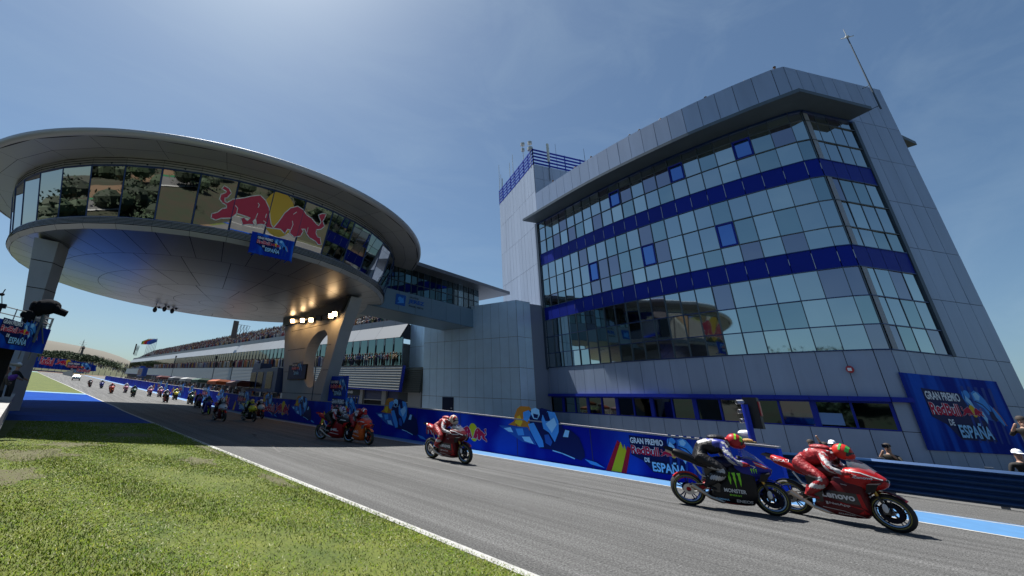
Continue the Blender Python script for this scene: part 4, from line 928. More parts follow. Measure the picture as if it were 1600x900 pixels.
# ================================================================== PEOPLE
SKIN = mat('skin', (.35, .20, .14), .6); HAIR = mat('hair_dark', (.03, .022, .018), .8)
def skin_mesh(name, J, Eg, root, sub=2):
    ks = list(J); me = bpy.data.meshes.new(name); me.from_pydata([J[k][:3] for k in ks], [(ks.index(a), ks.index(b)) for a, b in Eg], [])
    o = bpy.data.objects.new('tmp_skin', me); col.objects.link(o); m = o.modifiers.new('s', 'SKIN'); m.use_smooth_shade = True
    sv = me.skin_vertices[0].data
    for i, k in enumerate(ks): r = J[k][3]; sv[i].radius = (r, J[k][4] if len(J[k]) > 4 else r); sv[i].use_root = (k == root)
    s_ = o.modifiers.new('u', 'SUBSURF'); s_.levels = sub; s_.render_levels = sub
    dg = bpy.context.evaluated_depsgraph_get(); dg.update(); out = bpy.data.meshes.new_from_object(o.evaluated_get(dg)); out.name = name
    bpy.data.objects.remove(o); bpy.data.meshes.remove(me); return out
def mesh_obj(name, me, mats, parent=None, rule=None):
    me.materials.clear()
    for m in mats: me.materials.append(m)
    if rule:
        for p in me.polygons: p.material_index = rule(p.center)
    else:
        for p in me.polygons: p.material_index = 0
    for p in me.polygons: p.use_smooth = True
    o = bpy.data.objects.new(name, me); col.objects.link(o)
    if parent: o.parent = parent
    return o
CLO = palette_mat('spectator_clothes', [(.5, .5, .48), (.25, .05, .05), (.03, .05, .16), (.02, .02, .025), (.55, .45, .3), (.08, .12, .3), (.45, .5, .55), (.3, .28, .1), (.02, .03, .05), (.6, .6, .6), (.06, .18, .12), (.4, .1, .12)])
TRO = palette_mat('spectator_trousers', [(.03, .04, .09), (.02, .02, .02), (.15, .13, .1), (.05, .07, .14)])
HATM = palette_mat('spectator_hat', [(.6, .6, .58), (.03, .022, .018), (.05, .03, .02), (.25, .04, .04), (.03, .04, .12), (.12, .08, .05)])
def stand_J(arm):
    J = dict(pel=(0, 0, .95, .13, .1), sp=(0, 0, 1.15, .12, .09), ch=(0, .01, 1.36, .15, .1), nk=(0, 0, 1.5, .055), hd=(0, .01, 1.58, .075), ht=(0, .015, 1.68, .085), h2=(0, .01, 1.74, .06))
    Eg = [('pel', 'sp'), ('sp', 'ch'), ('ch', 'nk'), ('nk', 'hd'), ('hd', 'ht'), ('ht', 'h2')]
    for s, k in ((-1, 'l'), (1, 'r')):
        J['sh'+k] = (.19*s, 0, 1.4, .065); J['hp'+k] = (.1*s, 0, .88, .09); J['kn'+k] = (.11*s, .02, .5, .065); J['an'+k] = (.12*s, -.01, .09, .045); J['to'+k] = (.13*s, .15, .03, .035)
        a = arm if not isinstance(arm, tuple) else arm[0 if s < 0 else 1]
        el, wr, fg = {'down': ((.25, .0, 1.13), (.25, .09, .9), (.24, .12, .8)), 'fold': ((.27, .02, 1.14), (.1, .22, 1.2), (.02, .24, 1.22)), 'cam': ((.26, .14, 1.25), (.09, .24, 1.5), (.05, .24, 1.58)),
                      'up': ((.32, .05, 1.58), (.26, .08, 1.84), (.24, .1, 1.94)), 'rail': ((.24, .2, 1.2), (.2, .42, 1.12), (.18, .48, 1.1))}[a]
        J['el'+k] = (el[0]*s, el[1], el[2], .045); J['wr'+k] = (wr[0]*s, wr[1], wr[2], .033); J['fg'+k] = (fg[0]*s, fg[1], fg[2], .035)
        Eg += [('ch', 'sh'+k), ('sh'+k, 'el'+k), ('el'+k, 'wr'+k), ('wr'+k, 'fg'+k), ('pel', 'hp'+k), ('hp'+k, 'kn'+k), ('kn'+k, 'an'+k), ('an'+k, 'to'+k)]
    return J, Eg
def prule(c):       # 0 shirt 1 trousers 2 skin 3 shoes
    if c.z < .09: return 3
    if c.z < .93 and abs(c.x) < .21: return 1
    if c.z > 1.47 and abs(c.x) < .12: return 2
    if abs(c.x) > .2 and (c.z < 1.0 or c.z > 1.72) or c.y > .215: return 2
    return 0
PROTO = {}
def proto(arm, sub=1):
    k = (str(arm), sub)
    if k not in PROTO:
        J, Eg = stand_J(arm); me = skin_mesh('person_body', J, Eg, 'pel', sub); PROTO[k] = me
    return PROTO[k]
def hand_mb(c, s=1, d=(0, 0, 1)):
    mb = MB(); c = Vector(c); mb.ell(c, (.035, .02, .045), 8, 5)
    for i in range(4): p = c+Vector(((-.024+.016*i), .01, .035)); mb.tube(p, p+Vector((0, .02, .035+.006*(i in (1, 2)))), .009, .007, 5); mb.tube(p+Vector((0, .02, .038)), p+Vector((0, .045, .045)), .008, .006, 5)
    mb.tube(c+Vector((.03*s, 0, -.005)), c+Vector((.055*s, .02, .03)), .011, .008, 5); return mb
def hat_parts(o, hm, brim=True, hair=HAIR):
    h = MB(); h.lathe([(.001, 1.80), (.06, 1.785), (.095, 1.74), (.102, 1.69)], (0, .01, 0), 12)
    if brim: h.add([(-.07, .1, 1.70), (.07, .1, 1.70), (.06, .19, 1.685), (-.06, .19, 1.685)], [(0, 1, 2, 3)]); h.add([(-.07, .1, 1.69), (.07, .1, 1.69), (.06, .19, 1.675), (-.06, .19, 1.675)], [(3, 2, 1, 0)])
    h.build('cap' if brim else 'hair', hm, o, smooth=True)
def person(P, face, arm='down', shirt=None, trousers=None, hat=None, brim=True, label='person', group=None, sub=1, scale=1.0, detail=True):
    me = proto(arm, sub).copy(); SH = mat('shoe', (.02, .02, .02), .6)
    o = mesh_obj('person', me, [shirt or CLO, trousers or TRO, SKIN, SH], None, prule); tag(o, label, 'person', group)
    o.location = P; o.rotation_euler = (0, 0, face); o.scale = (scale,)*3
    if detail:
        sv = o.location.copy(); o.location = (0, 0, 0)
        hat_parts(o, hat or HATM, brim)
        f = MB()
        for s in (-1, 1): f.ell((.03*s, .098, 1.655), (.009, .006, .006), 6, 4, mi=0)
        f.ell((0, .112, 1.63), (.012, .02, .02), 6, 4, mi=1); f.ell((0, .1, 1.588), (.024, .008, .007), 6, 4, mi=2)
        f.build('face', [HAIR, SKIN, mat('lip', (.3, .1, .09), .6)], o)
        o.location = sv
    return o
# simple far spectators share their meshes
FAR = []
for i, a in enumerate(['down', 'fold', 'cam', ('up', 'down'), 'rail']):
    o = person((0, 0, 0), 0, a, label='spectator', sub=1, detail=False); o.name = 'person'
    h = MB(); h.lathe([(.001, 1.81), (.07, 1.79), (.11, 1.73), (.115, 1.66)], (0, .0, 0), 8); h.build('hair', HATM, o)
    FAR.append(o)
used_far = set()
def far_person(P, face, label, group, k=None, s=1.0):
    k = rr.randrange(5) if k is None else k
    if k not in used_far: o = FAR[k]; used_far.add(k)
    else: o = copy_tree(FAR[k])
    o.location = P; o.rotation_euler = (0, 0, face); o.scale = (s, s, s); tag(o, label, 'person', group); return o
# roof crowd: nearest ones individually, the rest one mass
rc = random.Random(21); cnt = 0; y = 45.5
LABR = 'spectator standing in the crowd on the roof terrace of the pit building'
crowd = MB()
def mini(mb, P, s=1.0):
    a = rc.uniform(0, 6.3); x, y_, z = P; hh = rc.uniform(1.5, 1.85)*s; c, sn = math.cos(a), math.sin(a)
    def q(u, v, w_): return (x+u*c-v*sn, y_+u*sn+v*c, z+w_*hh)
    mb.loft([[q(.14, 0, 0), q(0, .11, 0), q(-.14, 0, 0), q(0, -.11, 0)], [q(.2, 0, .5), q(0, .13, .5), q(-.2, 0, .5), q(0, -.13, .5)], [q(.25, 0, .8), q(0, .12, .8), q(-.25, 0, .8), q(0, -.12, .8)], [q(.06, 0, .86), q(0, .06, .86), q(-.06, 0, .86), q(0, -.06, .86)]], 0)
    mb.loft([[q(.05, 0, .86), q(0, .06, .86), q(-.05, 0, .86), q(0, -.06, .86)], [q(.1, 0, .93), q(0, .1, .93), q(-.1, 0, .93), q(0, -.1, .93)], [q(.07, 0, 1.0), q(0, .07, 1.0), q(-.07, 0, 1.0), q(0, -.07, 1.0)]], 1)
for yy in np.arange(46, 300, .62):
    for k in range(8):
        if rc.random() < .12: continue
        X = PXW+2.0+k*.8+rc.uniform(-.15, .15); Y = yy+rc.uniform(-.2, .2); z = 12.03+k*.52+zg(Y)
        if 47 < Y < 92 and k >= 0 and cnt < 105 and rc.random() < .8: far_person((X, Y, z-.02), R(90)+rc.uniform(-.8, .8), LABR, 'spectators on the pit building roof', s=rc.uniform(.92, 1.04)); cnt += 1
        else: mini(crowd, (X, Y, z))
CROWDM = palette_mat('crowd_mixed', [(.5, .5, .48), (.25, .05, .05), (.03, .05, .16), (.02, .02, .025), (.55, .45, .3), (.08, .12, .3), (.45, .5, .55), (.02, .03, .05), (.6, .6, .6), (.4, .1, .12), (.5, .3, .1)], 'island')
CRH = palette_mat('crowd_heads', [(.35, .2, .14), (.05, .03, .02), (.6, .6, .58), (.3, .18, .12), (.2, .05, .05), (.25, .15, .1)], 'island')
tag(crowd.build('roof_crowd', [CROWDM, CRH]), 'dense colourful crowd packed along the far roof terrace of the pit building', 'crowd', kind='stuff')
# suite crowd visible before the glazing (balcony)
crowd = MB()
for yy in np.arange(62, 230, .7):
    for k in range(2):
        if rc.random() < .15: continue
        mini(crowd, (PXW-.35+k*.3, yy+rc.uniform(-.2, .2), 6.2+zg(yy)), 1)
tag(crowd.build('balcony_crowd', [CROWDM, CRH]), 'rows of guests standing along the balcony in front of the pit building glass', 'crowd', kind='stuff')
for i, yy in enumerate(np.arange(45.2, 61.5, .62)):
    far_person((PXW-.35+rc.uniform(-.1, .1), yy, 6.17+zg(yy)), R(90)+rc.uniform(-.6, .6), 'guest standing on the near end of the pit building balcony', 'guests on the near balcony', s=.97)
# far bank crowd
crowd = MB()
for i in range(1500):
    px_ = 45+rc.random()*155; t_ = rc.random()
    P = atY(px_, np.interp(px_, [40, 100, 150, 200, 240], [566, 568, 575, 588, 598])-1-17*t_, 470+220*t_); mini(crowd, (P.x, P.y, P.z-1.0), 2.0)
tag(crowd.build('bank_crowd', [CROWDM, CRH]), 'distant crowd covering the green bank behind the blue trackside hoarding', 'crowd', kind='stuff')
# people on the tower roof, seen over the parapet
roofp = [(862, 283), (897, 262), (912, 256), (922, 246), (983, 212), (998, 204), (1032, 187), (1103, 153), (1165, 128), (1212, 106)]
names = ['first', 'second', 'third', 'fourth', 'fifth', 'sixth', 'seventh', 'eighth', 'ninth', 'last']
for i, (x, y) in enumerate(roofp):
    P = atZ(x, y+4, 26.1); Q = Vector((P.x+.35, P.y, 24.72))
    d = ray(x, y); 
    o = person((P.x+.4, P.y+.05, 26.62-1.66), R(90)+rc.uniform(-.3, .5), ['rail', 'cam', 'fold', 'rail', 'down'][i % 5], shirt=mat(['shirt_dark', 'shirt_red', 'shirt_grey'][i % 3], [(.03, .03, .04), (.3, .06, .05), (.25, .25, .26)][i % 3], .8), hat=HAIR, brim=i in (7, 9), label='onlooker behind the parapet of the control tower roof, %s from the left' % names[i], group='onlookers on the tower roof')
# people behind the barrier and guard rail
def ppl(x, y, X, arm, sh, label, hat=None, brim=True, face=R(90), hz=1.8, zf=None):
    P = atX(x, y, X); s = 1.0; z0 = P.z-hz
    return person((P.x, P.y, (z0 if zf is None else zf)), face, arm, shirt=sh, hat=hat, brim=brim, label=label, sub=2)
DK = mat('shirt_black', (.012, .012, .014), .8); 
def stand_at(x, ytop, arm, sh, label, hat, brim, face, hz=1.8):
    d = ray(x, ytop); t_ = (hz-HC)/d.z if abs(d.z) > 1e-6 else 20
    return None
# head px, X plane chosen so that a standing adult's head matches
for (x, y, X, arm, sh, lab, hat, br) in [
    (1265, 686, 21.6, ('up', 'down'), DK, 'person in black T-shirt raising one arm behind the guard rail', HAIR, False),
    (1287, 690, 21.9, 'down', DK, 'dark haired person in black beside a white-capped colleague', HAIR, False),
    (1299, 687, 21.3, 'rail', mat('shirt_charcoal', (.03, .03, .035), .8), 'person in dark top wearing a white cap', WH, True),
    (1384, 692, 22.2, 'cam', mat('shirt_olive', (.035, .032, .025), .8), 'photographer in dark clothes leaning on the tower wall with a camera', HAIR, False),
    (653, 643, 30, 'down', DK, 'marshal in black by the block wall, left of a smaller figure', HAIR, False),
    (664, 645, 30.2, 'fold', mat('shirt_navy', (.02, .03, .1), .8), 'small figure in navy beside the marshal at the block wall', MBL, True),
    (722, 650, 30, 'rail', DK, 'crouching person in black just above the pit wall by the door', HAIR, False),
    (616, 640, 30.3, 'down', DK, 'person in dark clothing outside the first garage', HAIR, False)]:
    P = atX(x, y, X); person((P.x, P.y, max(-.75, P.z-1.8)), R(80), arm, shirt=sh, hat=hat, brim=br, label=lab, sub=2)
stp = MB(); P = atX(1595, 655, 22.4); stp.box((P.x, P.y, .28), (.8, .8, .56)); tag(stp.build('marshal_box', MATS['pier_grey'] if 'pier_grey' in MATS else CONC), 'low grey box under a marshal at the far right behind the rail', 'step')
person((P.x, P.y, .56), R(70), 'cam', shirt=DK, hat=HAIR, brim=False, label='dark figure with a camera at the extreme right edge beside the wall banner', sub=2)
P = atX(1586, 701, 21.4); person((P.x, P.y, max(-.5, P.z-1.8)), R(110), 'fold', shirt=DK, hat=WH, label='person in black with a white cap below the wall banner at the far right', sub=2)
cmb = MB(); P = atX(1384, 697, 22.05); cmb.box((P.x-.1, P.y, P.z), (.16, .14, .1)); cmb.tube((P.x-.15, P.y, P.z), (P.x-.3, P.y, P.z), .045, n=10); o = cmb.build('camera_body', BLK); o.name = 'photo_camera'; tag(o, 'black camera held to the eye of the photographer by the tower wall', 'camera')
# ================================================================== PIT WALL, GUARD RAIL, TRACKSIDE THINGS
pw = empty('pit_wall', (XB, 20, 0), 'long low pit wall covered in blue sponsor print beside the track', 'barrier')
def pwt(Y): return 1.13+.37*min(1, max(0, (Y-4.2)/14))
mb = MB(); tp = MB(); ys = [3.55, 6, 9, 12, 15, 18.3, 22, 26, 30, 36, 42, 48, 56, 66, 80, 100, 130, 170, 210]
for a, b in zip(ys, ys[1:]):
    A = [(XB, a, zg(a)), (XB, b, zg(b)), (XB, b, zg(b)+pwt(b)), (XB, a, zg(a)+pwt(a))]; e = Vector((.3, 0, 0))
    mb.add(A+[Vector(p)+e for p in A], [(0, 1, 2, 3), (4, 7, 6, 5), (0, 4, 5, 1), (0, 3, 7, 4), (1, 5, 6, 2)])
    A = [(XB-.02, a, zg(a)+pwt(a)+.002), (XB-.02, b, zg(b)+pwt(b)+.002)]; tp.add(A+[Vector(p)+Vector((.34, 0, 0)) for p in A]+[Vector(p)+Vector((0, 0, .045)) for p in A]+[Vector(p)+Vector((.34, 0, .045)) for p in A], [(0, 1, 5, 4), (2, 6, 7, 3), (4, 5, 7, 6), (0, 4, 6, 2), (1, 3, 7, 5)])
WPR = streaks('wall_print_blue', base=(.003, .010, .28), c2=(.010, .055, .46), sc=(.5, .5, .28), rot=(R(-30), 0, 0))
mb.build('wall', WPR, pw); sj = [MB() for _ in range(24)]
for i_, q_ in enumerate(sj): y_ = 5.5+i_*3.1; q_.box((XB-.004, y_, zg(y_)+pwt(y_)/2), (.006, .03, pwt(y_)-.04)); q_.build('panel_seam', mat('seam_dark', (.004, .008, .10), .6), pw)  # dark blue joints between the printed wall panels
tp.build('coping', mat('coping_pale', (.45, .42, .45), .7), pw)
art = Art(lambda a, b, l: Vector((XB-.004-.0022*l, -a, b+zg(-a))))      # u runs towards -Y
def YZ(x, y): P = atX(x, y, XB); return (-P.y, P.z-zg(P.y))
def wall_gp(Y, z=.28, w_=2.3): gp_logo(art, -Y, z, w_); art.layer = 1
a0 = YZ(739, 678); emblem(art, flat_emblem_map(a0[0]-.12, a0[1]+.02, 1.75, R(14)), WH, CRM, LEM, 6)
t0_ = YZ(667, 672); art.text('RedBull', t0_[0], a0[1]-.25, a0[0]-1.05-t0_[0], .5, CRM, .035, back=WH, bw=.05); art.layer = 1
rl_, rr_ = YZ(781, 695), YZ(945, 720); rider_art(art, rl_[0], .02, rr_[0]-rl_[0]); art.layer = 1
def slash(Y, m2=FRED):
    x = -Y
    art.poly([(x-.38, .02), (x-.2, .02), (x+.28, .8), (x+.12, .95)], FRED); art.poly([(x-.2, .02), (x+.12, .02), (x+.42, .78), (x+.38, .62), (x+.33, .85), (x+.28, .7), (x+.22, .92)], LEM); art.poly([(x+.12, .02), (x+.28, .02), (x+.52, .75), (x+.42, .8)], FRED)
s0 = YZ(965, 735); slash(-s0[0]); art.layer = 1
g0, g1 = YZ(992, 735), YZ(1100, 740); wall_gp(-g0[0], .2, (g1[0]-g0[0])*.98); art.layer = 1
for x0, x1 in ((585, 668),): a, b = YZ(x0, 670), YZ(x1, 690); rider_art(art, a[0], .03, b[0]-a[0]); art.layer = 1
a, b = YZ(452, 655), YZ(492, 663); rider_art(art, a[0], .03, b[0]-a[0]); art.layer = 1
a = YZ(434, 636); emblem(art, flat_emblem_map(a[0]+.9, .75, 2.6, R(14)), WH, CRM, YEL, 6); art.text('RedBull', a[0]-3.2, .42, 2.7, .6, CRM, .035, back=WH, bw=.05); art.layer = 1
a = YZ(503, 660); slash(-a[0]); a = YZ(516, 660); wall_gp(-a[0], .3, 3.0); art.layer = 1
a = YZ(366, 632); slash(-a[0])
for Yq in (46, 60, 74, 92): gp_logo(art, -Yq, .25, 3.2); art.layer = 1; rider_art(art, -Yq+6, .05, 4.5); art.layer = 1; emblem(art, flat_emblem_map(-Yq-4, .75, 2.4), WH, CRM, YEL, 4); art.layer = 1
art.build1('printed_artwork', pw)
# short blue end section set back, guard rail
eb = empty('blue_end_barrier', (16.6, 4.6, 0), 'short plain blue barrier section closing the end of the pit wall', 'barrier')
mb = MB(); mb.slab((16.0, 6.5), (16.6, 3.95), 0, 1.14, .2); mb.build('panel', BNR, eb); mb = MB(); mb.slab((16.0, 6.5), (16.6, 3.95), 1.142, 1.18, .23); mb.build('coping', MATS['coping_pale'], eb)
grl = empty('guard_rail', (20.5, 0, 0), 'blue corrugated guard rail running below the control tower to the right edge', 'guard rail')
RLM = mat('rail_blue', (.016, .06, .17), .38, .45, var=.15, vs=1.5); mb = MB(); n_ = 3
Yr = [(16.7, 5.4), (18.9, 4.4), (20.45, 2.6), (20.45, -1.5), (20.3, -6), (20.3, -30)]
prof = []
for k in range(3):
    z = .06+k*.29
    prof += [(0, z), (-.03, z+.03), (-.075, z+.07), (-.03, z+.12), (-.0, z+.145), (-.03, z+.17), (-.075, z+.22), (-.03, z+.26), (0, z+.285)]
for a, b in zip(Yr, Yr[1:]):
    d = (Vector(b)-Vector(a)).normalized(); n = Vector((d.y, -d.x)); n = n if n.x < 0 else -n; pts = []
    for p in (a, b): pts.append([(p[0]-n.x*q[0]*-1*1 if 0 else p[0]+n.x*(-q[0]), p[1]+n.y*(-q[0]), q[1]+0) for q in prof])
    k = len(prof); mb.add(pts[0]+pts[1], [(i, i+1, k+i+1, k+i) for i in range(k-1)])
mb.build('rail', RLM, grl, smooth=True)
mb = MB(); Y = 2.4
while Y > -25: mb.box((20.6, Y, .47), (.12, .15, 1.0)); Y -= 2
mb.build('post', mat('rail_post', (.2, .22, .25), .5, .6), grl)
# signal light on a blue post
q = atX(1178, 695, 16.6); sgp = empty('signal_light', (16.6, q.y, 0), 'black signal box with hooded lamps on a blue padded post beside the control tower', 'traffic light')
q1 = atX(1162, 632, 16.6); mb = MB(); mb.tube((16.6, q.y, 0), (16.6, q.y, q1.z), .085, n=12); mb.build('post', BLU, sgp)
mb = MB(); qb_ = atX(1185, 645, 16.7); mb.box((16.82, q.y-.12, q1.z-.22), (.22, .34, .86)); mb.build('signal_box', mat('signal_black', (.008, .008, .01), .5), sgp)
for k in range(3): mb = MB(); mb.tube((16.76, q.y+.05, q1.z+.08-.26*k), (16.6, q.y+.19, q1.z+.06-.26*k), .065, .065, 10, cap=False); mb.build('lamp_hood', mat('hood_grey', (.35, .35, .36), .5), sgp)
mb = MB(); mb.box((16.8, q.y-.31, q1.z-.1), (.14, .03, .4)); mb.build('red_lamp', mat('lamp_red', (.3, .01, .02), .3), sgp)
P = atX(1165, 677, 16.8); mb = MB(); mb.ell(P, (.1, .2, .09), 10, 6); o = mb.build('small_camera', WH); o.name = 'remote_camera'; tag(o, 'small white remote camera clamped to the blue post', 'camera')
mb = MB(); mb.tube((P.x, P.y, P.z), (16.65, q.y, P.z-.1), .03, n=6); mb.build('clamp', MUL, o)
P = atX(1169, 692, 16.4); mb = MB(); mb.box(P, (.2, .35, .1)); mb.ell(P+Vector((0, 0, .06)), (.09, .14, .06), 8, 5); o = mb.build('sandbag', mat('sandbag_tan', (.4, .25, .1), .9)); tag(o, 'tan sandbag lying on the barrier beside the blue post', 'sandbag')
# pillar screens
e = empty('pillar_screen', (17.8, 39, 6), 'landscape blue event screen mounted on the saucer pillar', 'screen')
A, B, C_ = atX(452, 572, 17.8), atX(478, 574, 17.8), atX(450, 592, 17.8)
mb = MB(); mb.box((17.88, (A.y+B.y)/2, (A.z+C_.z)/2), (.14, abs(A.y-B.y)+.15, A.z-C_.z+.15)); mb.build('casing', BLK, e)
wv_ = abs(A.y-B.y); art = Art(plane_fn((17.8, A.y, C_.z), (0, -1, 0), (0, 0, 1), .004)); hh_ = A.z-C_.z; art.poly([(0, 0), (wv_, 0), (wv_, hh_), (0, hh_)], MBL); art.poly([(0, 0), (wv_, 0), (wv_, hh_), (0, hh_)], DBL); gp_logo(art, wv_*.2, hh_*.3, wv_*.56); art.build1('screen_image', e)
mb = MB(); P = atX(463, 567, 17.5); mb.box(P, (.3, 1.0, .08)); mb.build('hood', MATS['pier_grey'], e)
e = empty('tall_blue_banner', (17.5, 29, 0), 'tall bright blue portrait banner board standing beside the saucer pillar', 'banner')
A, B, C_, D_ = [atX(x, y, 18.5) for x, y in ((516, 588), (543, 590), (511, 632), (539, 636))]
yw, z0, z1 = abs(A.y-B.y), C_.z, A.z; z0 = min(z0, 1.4)
mb = MB(); mb.box((18.58, (A.y+B.y)/2, (z0+z1)/2), (.12, yw, z1-z0)); mb.build('board', streaks('bright_banner_blue', base=(.006, .05, .5), c2=(.01, .09, .65), sc=(.8, .8, .8)), e)
art = Art(plane_fn((18.515, A.y, z0), (0, -1, 0), (0, 0, 1), .004)); gp_logo(art, yw*.08, (z1-z0)*.33, yw*.85); art.build1('printed_artwork', e)
mb = MB(); A2 = atX(507, 587, 18.6); mb.slab((18.66, A.y+.02), (20.2, A.y+1.6), z0-.1, z1+.2, .08); mb.build('side_panel', BLK, e)
mb = MB(); mb.box((18.7, A.y-.3, z0/2), (.1, .1, z0+.1)); mb.build('leg', MUL, e); mb = MB(); mb.box((18.7, B.y+.3, z0/2), (.1, .1, z0+.1)); mb.build('leg', MUL, e)
# thin pole in front of the pillar
A, B = atX(487, 625, 17.4), atX(496, 548, 17.4); mb = MB(); mb.tube((17.4, A.y, 0), (17.4, A.y, B.z), .045, n=6); o = mb.build('pole', MUL); tag(o, 'thin dark metal pole standing in front of the hole in the saucer pillar', 'pole')
for (x, y0, y1, X, lab) in ((328, 562, 606, 20, 'slim post with a small dark device on top, left of the orange awning'), (357, 572, 606, 20, 'slim post with a dark camera head, right of the orange awning'), (264, 561, 602, 24, 'tall slim grey mast before the pit building balcony')):
    A, B = atX(x, y1, X), atX(x, y0, X); e = empty('post', (X, A.y, zg(A.y)), lab, 'pole'); mb = MB(); mb.tube((X, A.y, zg(A.y)), (X, A.y, B.z), .06, n=6); mb.build('shaft', MUL, e)
    mb = MB(); mb.box((X, A.y, B.z+.2), (.3, .45, .5)); mb.build('head', BLK, e)
# blue timing stand and pit gantries
def timing_stand(X, Y, w_, h0, h1, label, cm, text=None):
    z = zg(Y); e = empty('timing_stand', (X, Y, z), label, 'stand'); mb = MB(); mb.box((X, Y, z+(h0+h1)/2), (1.2, w_, h1-h0)); mb.box((X, Y+w_*.3, z+h1+.3), (1.3, w_*.3, .6)); mb.build('cabin', cm, e)
    for a in (-.45, -.15, .15, .45): mb = MB(); mb.tube((X, Y+a*w_, z), (X, Y+a*w_, z+h0), .1, n=6); mb.build('leg', cm, e)
    mb = MB()
    for a in (-.25, .1, .38): mb.box((X-.62, Y+a*w_, z+(h0+h1)/2), (.04, w_*.22, .7*(h1-h0)))
    mb.build('monitor', mat('monitor_dark', (.01, .012, .02), .15), e)
    if text: art = Art(plane_fn((X-.61, Y+w_*.49, z+h0+.25*(h1-h0)), (0, -1, 0), (0, 0, 1), .004)); art.text(text, .1, 0, w_*.16, .5, WH, .03); art.build1('lettering', e)
    return e
P = atX(418, 596, 18.2)
timing_stand(18.2, P.y, 7.6, 1.9, 4.3, 'large navy timing stand on legs left of the saucer pillar', mat('stand_blue', (.008, .04, .16), .5), 'SC')
P = atX(220, 590, 19); timing_stand(19, P.y, 9, 2.4, 4.6, 'small blue timing stand far down the pit wall', mat('stand_bright_blue', (.01, .06, .3), .5))
def canopy(X, Y, w_, d_, h, cm, label, wall=None):
    w_ *= .8; h *= .92
    z = zg(Y); e = empty('pit_canopy', (X, Y, z), label, 'awning', 'team awnings along the pit wall'); mb = MB()
    mb.loft([[(X-d_/2, Y-w_/2, z+h), (X+d_/2, Y-w_/2, z+h), (X+d_/2, Y+w_/2, z+h), (X-d_/2, Y+w_/2, z+h)], [(X-d_/2, Y-w_/2, z+h+.35), (X+d_/2, Y-w_/2, z+h+.35), (X+d_/2, Y+w_/2, z+h+.35), (X-d_/2, Y+w_/2, z+h+.35)], [(X-d_/4, Y-w_/2+.2, z+h+.6), (X+d_/4, Y-w_/2+.2, z+h+.6), (X+d_/4, Y+w_/2-.2, z+h+.6), (X-d_/4, Y+w_/2-.2, z+h+.6)]]); mb.build('roof', cm, e)
    for a in (-1, 1):
        for b in (-1, 1): mb = MB(); mb.tube((X+a*d_*.45, Y+b*w_*.47, z), (X+a*d_*.45, Y+b*w_*.47, z+h), .05, n=5); mb.build('leg', MUL, e)
    if wall: mb = MB(); mb.box((X+d_*.4, Y, z+h/2), (.1, w_*.9, h*.95)); mb.build('back_wall', wall, e)
    mb = MB(); mb.box((X, Y-w_*.15, z+1.0), (.7, w_*.5, 1.1)); mb.box((X-.36, Y+w_*.2, z+1.7), (.06, w_*.3, .5)); mb.build('console', mat('console_grey', (.25, .26, .28), .5), e)
for x, cm_, lab, wl_ in ((292, mat('awning_white', (.6, .62, .62), .7), 'white team awning behind the pit wall', None), (312, mat('awning_green', (.02, .06, .045), .8), 'dark green team awning behind the pit wall', None), (341, mat('awning_orange', (.5, .11, .02), .8), 'bright orange team awning behind the pit wall', None),
                    (374, mat('awning_maroon', (.10, .03, .035), .8), 'maroon and white team awning near the navy timing stand', mat('panel_white', (.5, .52, .54), .6)), (272, mat('awning_grey', (.15, .16, .18), .7), 'grey team awning beside the white one', None), (250, mat('awning_red', (.14, .04, .04), .8), 'small red team awning far along the pit wall', None)):
    P = atX(x, 612, 17.2); canopy(17.2, P.y, 5.2, 2.2, 2.45, cm_, lab, wl_)
# people along the pit wall
for i in range(120):
    Y = 41+i*1.05+rc.uniform(-.5, .5); X = 16.2+rc.uniform(-.2, 1.6)
    if 45 < Y < 53: X = 16.3
    far_person((X, Y, zg(Y)+.12), R(90)+rc.uniform(-1, 1), 'team member standing behind the printed pit wall', 'team members along the pit wall', s=rc.uniform(.95, 1.05))
# ================================================================== DISTANCE
hd = empty('trackside_hoarding', (0, 445, 10), 'long blue sponsor hoarding across the far end of the straight', 'hoarding')
pts = [(50, 557, 574), (100, 561, 578), (135, 567.5, 580), (150, 571, 580)]
W0, W1 = atY(50, 557, 440), atY(152, 571, 440); zt_, zb_ = atY(50, 557, 440).z, 9.9
mb = MB()
P = [atY(x, a, 440) for x, a, b in pts]; Q = [atY(x, b, 440) for x, a, b in pts]
for i in range(3): mb.add([(Q[i].x, 440, Q[i].z), (Q[i+1].x, 440, Q[i+1].z), (P[i+1].x, 440, P[i+1].z), (P[i].x, 440, P[i].z)]+[(Q[i].x, 440.6, Q[i].z), (Q[i+1].x, 440.6, Q[i+1].z), (P[i+1].x, 440.6, P[i+1].z), (P[i].x, 440.6, P[i].z)], [(0, 1, 2, 3), (4, 7, 6, 5), (3, 2, 6, 7), (0, 4, 5, 1)])
mb.build('panel', BNR, hd)
art = Art(plane_fn((P[0].x, 439.9, 0), (1, 0, 0), (0, 0, 1), .03)); u0_ = (atY(62, 566, 440).x-P[0].x); u1_ = atY(83, 568, 440).x-P[0].x; zz = atY(62, 569, 440).z
art.text('RedBull', u0_, zz, u1_-u0_, 6, CRM, .035, back=WH, bw=.05, rise=-.9); emblem(art, flat_emblem_map(u1_+8, zz+2.2, 13, R(8)), WH, CRM, YEL, 6)
u2_ = atY(105, 572, 440).x-P[0].x; gp_logo(art, u2_, zz-4, 15); art.text('RedBull', atY(122, 572, 440).x-P[0].x, zz-3.4, 9, 2.4, CRM, .03, back=WH); art.build1('lettering', hd)
mb = MB(); 
for i in range(26): X = P[0].x+i*4.2; mb.box((X, 443, 9.5), (.3, .3, 8))
mb.build('support', MUL, hd)
lb = MB(); A = [atY(x, y, 425) for x, y in ((45, 577), (100, 583), (128, 586))]
